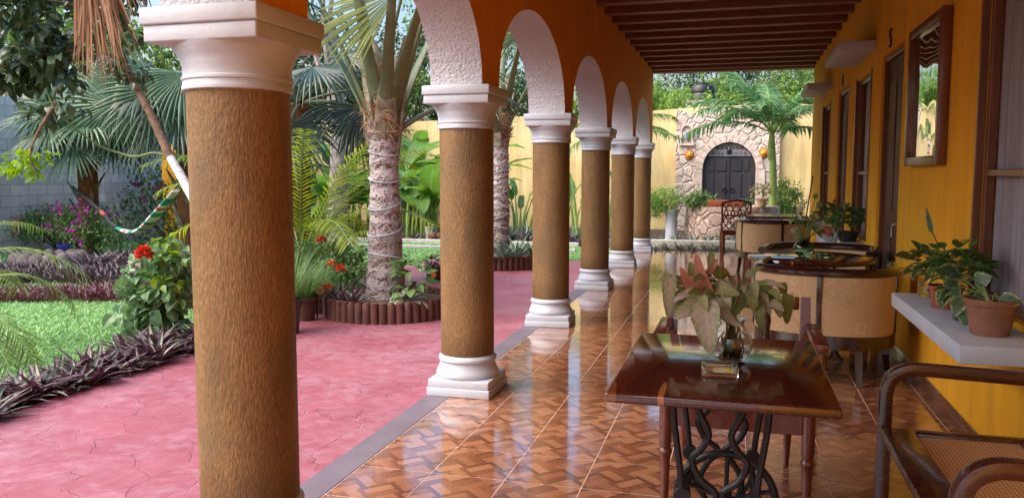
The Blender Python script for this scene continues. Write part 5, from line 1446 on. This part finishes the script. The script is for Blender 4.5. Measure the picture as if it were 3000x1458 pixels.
# low planting under the wall
LW = 'agaves in the bed under the yellow wall'
bp = clump_obj('agave', 'spiky dark green agave in the bed under the yellow wall', 'plant', LW, L_agave, lambda mb: rosette(mb, (0, 0, 0), 20, .5, .055, 1.3, 0, .35), 3)
scatter(bp, [(-4.9, 16.1), (-4.2, 16.4), (-3.8, 16.0), (-3.3, 15.8), (-2.9, 16.2), (-5.4, 16.5), (-2.5, 15.6), (-4.4, 15.7)], .7, 1.2, -.02)
bp = clump_obj('dark_purple_plant', 'dark purple leafy clump in the bed under the yellow wall', 'plant', 'dark purple clumps under the yellow wall', L_rhoeod, lambda mb: rosette(mb, (0, 0, 0), 18, .34, .05, 1.1, 0, .6), 3)
scatter(bp, [(-5.0 + i * .3 + R.uniform(-.1, .1), 15.6 + R.uniform(-.1, .5)) for i in range(10)] + [(-6.0, 15.7), (-6.4, 15.6), (-6.9, 15.7)], .8, 1.2, -.02)
bp = clump_obj('agave', 'green strap leaved agave inside the farther log planter', 'plant', 'agaves in the farther log planter', L_agave, lambda mb: rosette(mb, (0, 0, 0), 18, .42, .05, .9, 0, .6), 3)
scatter(bp, [(-3.10, 11.45), (-2.95, 11.8), (-3.6, 11.4), (-3.25, 11.25)], .8, 1.1, .13)
# plants in the nearer ring
bp = clump_obj('rhoeo', 'small purple green rosette inside the nearer log planter', 'plant', 'rosettes in the nearer log planter', L_rhoeo, lambda mb: rosette(mb, (0, 0, 0), 16, .22, .035, .9, 0, .6), 3)
scatter(bp, [(-3.85, 7.25), (-3.72, 7.1), (-3.6, 7.02), (-3.88, 7.45), (-3.5, 7.0), (-3.75, 7.32)], .8, 1.2, .13)
t = thing('leafy_plant', 'green heart leaved plant right of the stout palm trunk in its planter', 'plant', (-3.02, 7.22, .13)); mb = MB()
leaves_at(mb, (-3.02, 7.22, .38), 60, .2, .18, .26, .13, .09, m=0); leaves_at(mb, (-2.97, 7.1, .22), 26, .18, .12, .07, .10, .075, m=1)
ob('foliage', mb, [L_mid, leaf_mat('pale_variegated_leaf', [(.30, .38, .26), (.45, .5, .38)], .4, .3)], parent=t, smooth=True, ang=0)

def red_flower(mb, c, r, n=60):
    for i in range(n):
        d = rnd_dir(-.4, 1); leaf(mb, V(c) + d * r * .35, d, rnd_dir(), r * R.uniform(.6, .95), r * .5, .8, .3, 3, 'ovate', 0)
# flower bush between the areca palm and the stout palm
t = shrub('flowering_bush', 'leafy bush with small red flowers between the areca palm and the stout palm', 'bush', (-4.35, 8.0, 0), [((-4.35, 8.0, .42), (.45, .4, .3)), ((-4.1, 7.75, .28), (.35, .3, .2))], 90, 22, .075, .04, L_mid, clump=.14)
for c in ((-4.25, 7.75, .70), (-4.0, 7.5, .47), (-3.82, 7.35, .44), (-3.9, 7.2, .27)):
    mb = MB(); red_flower(mb, c, .055, 40); ob('flower', mb, L_redfl, parent=t)
sl_ = thing('garden_spotlight', 'small black garden spotlight at the left edge of the nearer log planter', 'lamp', (-3.93, 7.05, 0))
mb = MB(); tube(mb, [(-3.93, 7.05, 0), (-3.93, 7.05, .22)], .01, 6); tube(mb, [(-3.98, 7.09, .24), (-3.93, 7.05, .25), (-3.87, 7.0, .28)], [.035, .05, .06], 14); ob('housing', mb, M_blackpl, parent=sl_, smooth=True, ang=40)
mb = MB(); tube(mb, [(-3.868, 6.998, .281), (-3.866, 6.996, .282)], .05, 14); ob('lens', mb, M_silver, parent=sl_)

# pots by the path
q = potted('potted_plant', 'brown plastic pot with tall grassy papyrus right of the nearest column', 'potted plant', (-3.98, 6.92, -.004), .085, .115, .225, M_brownpot)
def grassy(q, c, n, H, W, mat, droop=.9, sp=.3):
    mb = MB()
    for i in range(n):
        a = R.uniform(0, 2 * PI); s = R.uniform(.05, sp)
        leaf(mb, V(c) + V((.05 * math.cos(a), .05 * math.sin(a), 0)), (math.cos(a) * s, math.sin(a) * s, 1 - s * .5), (math.cos(a), math.sin(a), .3), H * R.uniform(.5, 1.1), W, -droop * R.uniform(.1, 1), .2, 5, 'blade')
    ob('foliage', mb, mat, parent=q)
M_papy = leaf_mat('grassy_blade', [(.08, .17, .05), (.14, .26, .08), (.20, .33, .11)], .45, .3)
grassy(q, (-3.98, 6.92, .20), 240, .55, .010, M_papy, 1.3, .55)
q = potted('potted_plant', 'dark pot painted with pale pattern, half hidden behind the nearest column', 'potted plant', (-3.80, 6.30, -.004), .09, .125, .30, simple('dark_glazed_pot', (.04, .035, .035), .4, var=.5, scale=20))
grassy(q, (-3.80, 6.30, .26), 120, .6, .013, M_papy, 1.1, .5)
q = potted('potted_plant', 'low brown log rimmed pot behind the papyrus pot', 'potted plant', (-4.05, 7.35, -.004), .13, .17, .17, M_log)
grassy(q, (-4.05, 7.35, .15), 90, .38, .012, M_papy, 1.2, .6)
q = potted('potted_plant', 'dark bowl with orange painted leaf on the pink path left of the second column', 'potted plant', (-3.80, 9.9, -.004), .085, .135, .20, simple('painted_bowl', (.05, .03, .03), .45, var=.3))
lf = MB(); leaves_at(lf, (-3.80, 9.9, .24), 50, .13, .13, .08, .10, .05, m=0); ob('foliage', lf, L_rhoeor, parent=q, smooth=True, ang=0)
mb = MB(); leaf(mb, (-3.765, 9.772, .05), (.2, -.15, 1), (.25, -1, 0), .12, .07, .0, .0, 5, 'ovate'); ob('painted_leaf', mb, M_sun, parent=q)
q = potted('potted_plant', 'white square pot with grassy plant beyond the white lawn curb', 'potted plant', (-6.25, 16.1, -.02), .10, .12, .30, M_white)
grassy(q, (-6.25, 16.1, .25), 90, .8, .014, M_papy, .8, .4)
tr = thing('clay_trough', 'terracotta trough beside the white pot, left of the second column', 'trough', (-5.85, 15.75, -.02)); mb = MB(); box(mb, -.28, .28, -.1, .1, 0, .20, .012); ob('trough', mb, M_terra, parent=tr, local=True, smooth=True)
mb = MB(); leaves_at(mb, (0, 0, .3), 70, .28, .1, .12, .12, .03, 'blade'); ob('foliage', mb, L_mid, parent=tr, local=True)

# ------------------------------------------------------------------ left garden
# leaning tree with dark glossy leaves
tr = thing('leaning_tree', 'leaning slim tree with dark glossy leaves and whitewashed lower trunk left of the nearest column', 'tree', (-4.40, 5.86, 0))
P_ = [(-4.28, 5.86, -.03), (-4.25, 5.78, .40), (-4.38, 5.9, 1.05), (-4.60, 6.02, 1.32), (-4.80, 6.1, 1.54)]
P2 = [(-4.80, 6.1, 1.535), (-5.0, 6.18, 1.83), (-5.098, 6.2, 1.986), (-5.28, 6.26, 2.22), (-5.416, 6.3, 2.43), (-5.489, 6.3, 2.681), (-5.43, 6.3, 3.1), (-5.5, 6.3, 3.6)]
mb = MB(); sp1 = smooth_path(P_, 6); tube(mb, sp1, [.052 - .016 * i / (len(sp1) - 1) for i in range(len(sp1))], 12); ob('painted_trunk', mb, M_wbark, parent=tr, smooth=True)
mb = MB(); sp1 = smooth_path(P2, 6); tube(mb, sp1, [.038 - .010 * i / (len(sp1) - 1) + R.uniform(-.002, .002) for i in range(len(sp1))], 12); ob('trunk', mb, M_bark, parent=tr, smooth=True)
for br_ in ([(-4.80, 6.1, 1.55), (-4.95, 6.07, 1.575), (-5.1, 6.03, 1.545), (-5.24, 6.0, 1.577), (-5.40, 5.9, 1.66), (-5.571, 5.7, 1.90), (-5.65, 5.65, 2.1)], [(-5.416, 6.3, 2.43), (-5.7, 6.2, 2.5), (-6.1, 6.0, 2.45), (-6.5, 5.9, 2.3)],
            [(-5.489, 6.3, 2.681), (-5.8, 6.2, 2.9), (-6.3, 6.1, 3.0)], [(-5.6, 5.7, 2.0), (-5.7, 5.6, 1.75), (-5.75, 5.55, 1.55), (-5.63, 5.5, 1.38)], [(-5.9, 6.1, 2.48), (-5.85, 6.0, 2.2), (-5.9, 5.9, 1.95)]):
    mb = MB(); sp1 = smooth_path(br_, 5); tube(mb, sp1, [.016 - .010 * i / (len(sp1) - 1) for i in range(len(sp1))], 7); ob('branch', mb, M_stem if br_[0][2] < 2 else M_bark, parent=tr, smooth=True)
lf = MB()
foliage(lf, [((-6.35, 6.0, 2.65), (.62, .5, .55)), ((-6.50, 5.95, 2.25), (.42, .4, .30)), ((-5.90, 6.0, 2.15), (.25, .3, .27)), ((-5.85, 6.1, 2.62), (.35, .35, .3)), ((-5.55, 6.2, 2.95), (.4, .3, .25)), ((-5.66, 5.85, 1.98), (.16, .2, .14)), ((-6.2, 6.0, 3.2), (.9, .6, .3))],
        125, 17, .13, .07, 0, .15, .7, 'ovate', 4)
foliage(lf, [((-5.28, 6.2, 2.33), (.16, .18, .14)), ((-5.25, 6.2, 2.55), (.12, .12, .12))], 9, 12, .09, .05, 0, .09, .6, 'ovate', 3)
ob('foliage', lf, L_citrus, parent=tr, smooth=True, ang=0)
lf = MB(); foliage(lf, [((-5.70, 5.5, 1.52), (.17, .15, .09)), ((-5.88, 5.5, 1.43), (.10, .1, .08)), ((-5.62, 5.5, 1.42), (.05, .08, .08))], 15, 8, .085, .05, 0, .07, .6, 'ovate', 4); ob('young_foliage', lf, L_lime, parent=tr, smooth=True, ang=0)

# dry frond hanging from above
t = thing('dead_palm_frond', 'dry brown palm frond hanging down at the top left', 'palm frond', (-4.97, 5.6, 3.0))
mb = MB(); tube(mb, [(-4.97, 5.6, 2.85), (-5.0, 5.6, 3.3), (-5.2, 5.7, 3.8)], .02, 7); ob('stalk', mb, M_bark, parent=t)
mb = MB()
for i in range(60):
    a = i / 59; x = -5.22 + .30 * a + R.uniform(-.02, .02)
    p = V((x, 5.6 + R.uniform(-.06, .06), 2.98 - R.uniform(0, .1))); L = .42 + .42 * math.sin(PI * (.15 + .75 * a)) + R.uniform(-.12, .06)
    leaf(mb, p, (-.10 + .46 * a + R.uniform(-.08, .08), R.uniform(-.1, .1), -1), (0, -1, 0), L, .022, R.uniform(-.25, .25), .35, 5, 'blade')
for i in range(14):
    p = V((-4.9 + R.uniform(-.1, .28), 5.6 + R.uniform(-.05, .05), 3.02)); leaf(mb, p, (R.uniform(.1, .5), 0, -1), (0, -1, 0), R.uniform(.3, .6), .014, .3, .3, 4, 'blade')
ob('blade', mb, L_dry, parent=t)

# hammock slung between the fan palm and the leaning tree
t = thing('hammock', 'hammock rope striped green, red and white slung between fan palm and leaning tree', 'hammock', (-7.0, 8.3, .75))
HP = smooth_path([(-10.85, 11.3, 1.173), (-9.1, 10.0, .83), (-8.2, 9.2, .70), (-7.4, 8.6, .66), (-6.699, 8.0, .76), (-5.7, 7.0, .98), (-4.75, 6.1, 1.25)], 10)
mh, nt, bs = new_mat('striped_hammock')
sp = nd(nt, 'ShaderNodeSeparateXYZ', {0: world_coords(nt)})
sn_ = mathn(nt, 'FRACT', mathn(nt, 'MULTIPLY', sp.outputs[1], 1.0))
cr = nt.nodes.new('ShaderNodeValToRGB'); nt.links.new(sn_, cr.inputs[0]); cr.color_ramp.interpolation = 'CONSTANT'
e = cr.color_ramp.elements
for p, c in ((.0, (.75, .75, .75)), (.3, (.02, .28, .20)), (.52, (.75, .72, .72)), (.62, (.5, .04, .04)), (.7, (.75, .75, .75)), (.8, (.02, .28, .2))):
    el = e.new(p) if p > 0 else e[0]; el.color = (*c, 1)
nt.links.new(mixc(nt, 1, cr.outputs[0], ramp(nt, noise(nt, world_coords(nt), 30, 4), [(.35, (.6, .6, .6)), (.6, (1, 1, 1))]), 'MULTIPLY'), bs.inputs['Base Color']); bs.inputs['Roughness'].default_value = .9
mb = MB(); hp = HP[22:]; tube(mb, hp, [.030 + .035 * math.sin(PI * min(1, i / (len(hp) - 1) * 1.0)) for i in range(len(hp))], 8, sy=.5); ob('cloth', mb, mh, parent=t, smooth=True)
mb = MB(); tube(mb, HP[:24], [.024 + .012 * (i / 23) for i in range(24)], 6); ob('rope', mb, M_blackpl, parent=t, smooth=True)
mb = MB(); tube(mb, HP[10:13], .032, 6); ob('red_band', mb, simple('orange_red_cloth', (.30, .05, .025), .8), parent=t)

# bougainvilleas
def bougain(label, c, ells, mats, nfl, group=None):
    t = shrub('bougainvillea', label, 'bush', c, ells, 130, 16, .075, .042, L_mid, M_bark, group, clump=.2, stems=9)
    for i in range(nfl):
        mb = MB(); e = R.choice(ells); u = rnd_dir(-.3, 1); p = V(e[0]) + V((u.x * e[1][0], u.y * e[1][1], u.z * e[1][2])) * R.uniform(.85, 1.1)
        for k in range(R.randint(5, 14)): leaf(mb, p + rnd_dir() * R.uniform(.02, .13), rnd_dir(), rnd_dir(), .07, .06, .5, .3, 2, 'ovate', 0)
        ob('flower_cluster', mb, mats, parent=t)
    return t
bougain('bougainvillea bush with magenta flowers in front of the fan palm trunk', (-10.4, 11.0, 0), [((-10.4, 11.0, .55), (.55, .4, .32)), ((-10.0, 10.9, .45), (.45, .4, .3))], L_magenta, 16)
bougain('sprawling bougainvillea with scattered magenta flowers below the dark fan palm', (-9.8, 12.6, 0), [((-10.4, 12.6, .9), (.6, .4, .5)), ((-9.6, 12.6, .75), (.7, .5, .6)), ((-9.9, 12.4, .4), (1.0, .5, .35))], L_magenta, 14)
bougain('low pink bougainvillea along the block wall at the far left', (-12.1, 12.2, 0), [((-12.1, 12.2, .62), (.3, .8, .16)), ((-11.9, 11.6, .45), (.3, .6, .2))], L_pink, 20)
q = potted('clay_pot', 'big grey clay pot below the pink bougainvillea by the block wall', 'pot', (-11.95, 12.3, -.03), .2, .3, .40, simple('grey_clay', (.35, .27, .25), .8, var=.2))
t = shrub('flower_pot', 'blue glazed pot in front of the magenta bougainvillea', 'pot', (-10.45, 10.7, -.03), [((-10.45, 10.7, .42), (.12, .12, .08))], 8, 8, .06, .03, L_mid, clump=.06)
mb = MB(); flower_pot(mb, (-10.45, 10.7, -.03), .10, .14, .30); ob('pot', mb, simple('blue_glaze', (.03, .04, .25), .3), parent=t, smooth=True)
t = thing('rock_ring', 'low ring of grey stones at the foot of the fan palm', 'rocks', (-10.3, 10.2, -.03)); mb = MB()
for i in range(16):
    a = 2 * PI * i / 16; lathe(mb, [(.04, 0), (.11, .02), (.12, .12), (.09, .2), (.02, .24)], (-10.3 + .45 * math.cos(a), 10.2 + .45 * math.sin(a), -.04), 8, 0, .02)
ob('stones', mb, simple('mauve_stone', (.20, .155, .155), .9, var=.4, scale=9, bumpk=.6), parent=t, smooth=True, ang=0)
shrub('wall_bush', 'dark green bush against the wall behind the hanging fronds', 'bush', (-11.6, 14.9, 0), [((-11.6, 14.9, 1.3), (.7, .9, .8)), ((-10.9, 15.4, 1.0), (.9, .8, .9)), ((-9.6, 15.8, .9), (.9, .7, .8))], 130, 22, .13, .07, L_treed, clump=.26)

# hibiscus with a double red flower
t = shrub('hibiscus_bush', 'hibiscus bush with one big red flower left of the nearest column', 'bush', (-4.66, 5.72, 0),
          [((-4.66, 5.66, .44), (.25, .22, .27)), ((-4.70, 5.62, .24), (.22, .2, .15)), ((-4.52, 5.72, .68), (.18, .18, .18))], 56, 9, .125, .092, leaf_mat('hibiscus_leaf', [(.07, .16, .075), (.12, .25, .11), (.19, .34, .15)], .33, .25, veins=(5, .3, (.25, .4, .2))), clump=.12, stems=10, seg=4, droop=.6)
lf = MB(); foliage(lf, [((-4.55, 5.6, .82), (.18, .15, .08)), ((-4.36, 5.7, .72), (.10, .1, .1)), ((-4.45, 5.5, .58), (.16, .1, .14)), ((-4.32, 5.6, .45), (.1, .1, .1))], 16, 5, .085, .05, 0, .07, .6, 'ovate', 4); ob('young_foliage', lf, L_lime, parent=t, smooth=True, ang=0)
mb = MB(); red_flower(mb, (-4.57, 5.46, .755), .072, 130); ob('flower', mb, L_redfl, parent=t)
mb = MB(); leaves_at(mb, (-4.70, 5.5, .68), 9, .02, .02, .02, .06, .045); ob('faded_flower', mb, leaf_mat('cream_petal', [(.6, .52, .4), (.66, .6, .5)], .5, .3), parent=t)

# purple edging plants along the path: each clump a thing
bp = clump_obj('rhoeo', 'purple and green strap leaved clump in the row edging the pink path', 'plant', 'purple plants edging the pink path', L_rhoeo, lambda mb: [rosette(mb, (R.uniform(-.07, .07), R.uniform(-.07, .07), 0), 15, .27, .044, .85, 0, .7) for _ in range(2)], 5)
EDGE = []
y = 2.9
while y < 5.75:
    x = -4.20 if y < 5 else -4.20 + (5 - y) * .02
    EDGE += [(x + R.uniform(-.05, .05), y + R.uniform(-.04, .04)), (x - .19 + R.uniform(-.05, .05), y + .06 + R.uniform(-.04, .04))]
    y += .135
scatter(bp, EDGE, .75, 1.1, -.025)
# purple ground cover beds in the lawn
def cover(name, label, spots, mat, L, W, n=11, up=1.0):
    mb = MB()
    for x, y in spots: rosette(mb, (x, y, -.03), n, L * R.uniform(.8, 1.2), W, up, 0, .6, 3)
    ob(name, mb, mat, label=label, cat='ground cover', kind='stuff')
def band(pl, w, n):
    out = []
    for _ in range(n):
        i = R.randrange(len(pl) - 1); u = R.random(); a, b = V((*pl[i], 0)), V((*pl[i + 1], 0)); p = a.lerp(b, u); d = (b - a).normalized(); s = R.uniform(-w, w)
        out.append((p.x - d.y * s, p.y + d.x * s))
    return out
cover('red_ground_cover', 'band of reddish purple spiky ground cover behind the near lawn', band([(-8.6, 6.9), (-7.5, 7.35), (-6.6, 7.6), (-5.9, 7.7), (-5.2, 7.6)], .38, 330), L_rhoeor, .22, .028, 11, 1.3)
cover('purple_ground_cover', 'band of dark purple green ground cover behind the reddish one', band([(-10.2, 8.3), (-9.0, 8.8), (-7.9, 9.0), (-6.9, 8.9), (-5.9, 8.6), (-5.3, 8.3)], .62, 460), L_rhoeod, .27, .036, 11, 1.2)
cover('purple_ground_cover', 'dark purple mound of ground cover nearer the magenta bushes', band([(-9.0, 9.7), (-8.3, 9.9), (-7.7, 9.9)], .4, 110), L_rhoeod, .34, .042, 13, 1.2)
# grass
mb = MB()
def grass(rx, ry, n, h, fn=None):
    for _ in range(n):
        x, y = R.uniform(*rx), R.uniform(*ry)
        if fn and not fn(x, y): continue
        a = R.uniform(0, 2 * PI); c, s = math.cos(a), math.sin(a); hh = h * R.uniform(.5, 1.2); ww = R.uniform(.006, .011)
        b = len(mb.v); lx, ly = R.uniform(-.7, .7) * hh, R.uniform(-.7, .7) * hh
        mb.v += [(x - c * ww, y - s * ww, -.03), (x + c * ww, y + s * ww, -.03), (x + lx * .5 + c * ww * .8, y + ly * .5 + s * ww * .8, hh * .6 - .03), (x + lx * .5 - c * ww * .8, y + ly * .5 - s * ww * .8, hh * .6 - .03), (x + lx * 1.3, y + ly * 1.3, hh * .85 - .03)]
        mb.f += [(b, b + 1, b + 2, b + 3), (b + 3, b + 2, b + 4)]; mb.m += [0, 0]
grass((-8.2, -4.4), (3.6, 7.4), 52000, .075, lambda x, y: x > -4.4 - (y - 2.5) * 1.05)
grass((-12.2, -5.0), (7.0, 14.0), 26000, .085)
grass((-7.5, -2.0), (12.7, 15.2), 16000, .07, lambda x, y: y > 12.5 + (x + 4.7) * .2)
ob('grass', mb, M_grass, label='short green lawn grass of the garden', cat='grass', kind='stuff')

# ------------------------------------------------------------------ trees beyond the walls
def tree(label, c, H, ells, mat, ncl=120, nl=26, L=.17, W=.085, tr=.14, group='trees beyond the garden walls', clump=.38, bark=M_greybark, name='broadleaf_tree'):
    t = thing(name, label, 'tree', c, 0, group)
    b = V(c); st = MB(); tube(st, smooth_path([b, b + V((.1, .05, H * .4)), b + V((-.05, 0, H * .8))], 5), [tr - tr * .5 * i / 10 for i in range(11)], 10); ob('trunk', st, bark, parent=t, smooth=True)
    lb = MB()
    for e in ells:
        q = V(e[0]); tube(lb, smooth_path([b + V((0, 0, H * R.uniform(.35, .7))), (q + b + V((0, 0, H * .6))) / 2 + rnd_dir() * .15, q], 4), [.06, .055, .05, .045, .04, .035, .03, .02, .012], 6)
    ob('limbs', lb, bark, parent=t, smooth=True)
    lf = MB(); foliage(lf, ells, ncl, nl, L, W, 0, clump, .5, 'ovate', 2); ob('crown', lf, mat, parent=t)
    return t
def ring_ells(c, H, r, n, rr):
    out = [((c[0], c[1], H), (rr, rr, rr * .8))]
    for i in range(n):
        a = 2.4 * i; out.append(((c[0] + r * math.cos(a), c[1] + r * math.sin(a) * .7, H + R.uniform(-.6, .5)), (rr * R.uniform(.7, 1), rr * R.uniform(.6, .9), rr * R.uniform(.55, .8))))
    return out
TB = [(-12.2, 23.5, 3.9, 1.2, 5, 1.0, L_treed, 'dark tree over the left end of the yellow wall'), (-9.8, 24.2, 3.7, 1.3, 5, 1.1, L_tree, 'green tree above the wall behind the areca palm'),
      (-7.6, 23.6, 3.6, 1.2, 6, 1.05, L_treed, 'dark tree above the wall right of the stout palm'), (-5.9, 26.5, 3.2, 1.1, 4, .8, L_tree, 'tree crown glimpsed under the second arch'),
      (-3.2, 24.4, 3.3, 1.0, 5, .8, L_treel, 'pale green tree above the wall left of the gate'), (-1.7, 24.2, 3.15, 1.1, 5, .8, L_treel, 'light green leafy tree just behind the gate top'),
      (.4, 24.2, 3.2, 1.1, 5, .85, L_tree, 'mid green tree behind the feather palm crown'), (2.3, 24.5, 3.7, 1.2, 5, 1.05, L_tree, 'green tree over the wall at the house corner'),
      (-11.0, 25.5, 5.4, 1.7, 6, 1.5, L_treed, 'tall dark tree towering behind the areca palm'), (-8.3, 26.0, 5.8, 1.7, 6, 1.5, L_tree, 'tall tree towering behind the stout palm crown'), (-13.5, 22.5, 5.2, 1.6, 6, 1.4, L_treed, 'tall dark tree at the far left behind the fan palms'),
      (-.9, 31, 5.2, 2.4, 7, 1.7, L_treed, 'large dark tree far behind the water tank'), (3.6, 32, 5.2, 2.2, 6, 1.6, L_tree, 'tall tree far behind at the right of the gate')]
for x, y, H, r, n, rr, m_, lab in TB: tree(lab, (x, y, -.05), H, ring_ells((x, y), H, r, n, rr), m_, 150 if y < 30 else 190, 30)
for x, y, H, lab in ((-15.4, 10.5, 4.4, 'dark tree rising beyond the block wall'), (-14.8, 14.6, 4.2, 'green tree beyond the block wall behind the fan palm'), (-14.9, 18.6, 4.4, 'tree beyond the far corner of the block wall')):
    tree(lab, (x, y, -.05), H, ring_ells((x, y), H, 1.4, 6, 1.2), L_treed if y < 14 else L_tree, 150, 28, .16, .09)
tree('slim grey barked tree behind the dark fan palm, right of the nearest column', (-6.55, 12.4, -.05), 5.0, [((-6.6, 12.4, 4.9), (.9, .8, .5)), ((-6.2, 12.2, 5.2), (.8, .7, .5)), ((-7.1, 12.6, 4.6), (.7, .6, .4))], L_tree, 60, 22, .13, .07, .20, None, .3)
t = shrub('flowering_vine', 'light green climbing vine with pink flowers on the yellow wall left of the stout palm', 'vine', (-9.4, 20.6, 0), [((-9.4, 20.5, 2.3), (.55, .2, .7)), ((-9.1, 20.5, 1.6), (.5, .2, .5)), ((-9.7, 20.5, 3.0), (.6, .25, .4))], 70, 18, .16, .10, L_lime, clump=.2)
for i in range(14):
    mb = MB(); p = V((-9.5 + R.uniform(-.6, .5), 20.2, R.uniform(2.4, 3.2)))
    for k in range(10): leaf(mb, p + rnd_dir() * .1, rnd_dir(), rnd_dir(), .09, .07, .5, .3, 2, 'ovate')
    ob('flower_cluster', mb, L_pink, parent=t)
shrub('wall_plant', 'bright leafy plant spilling over the wall beside the gate top', 'plant', (-1.0, 21.6, 2.4), [((-1.4, 21.5, 3.25), (.5, .3, .3)), ((-.5, 21.5, 3.25), (.5, .3, .25)), ((.9, 21.6, 3.2), (.6, .3, .25))], 60, 18, .13, .055, L_treel, clump=.2)
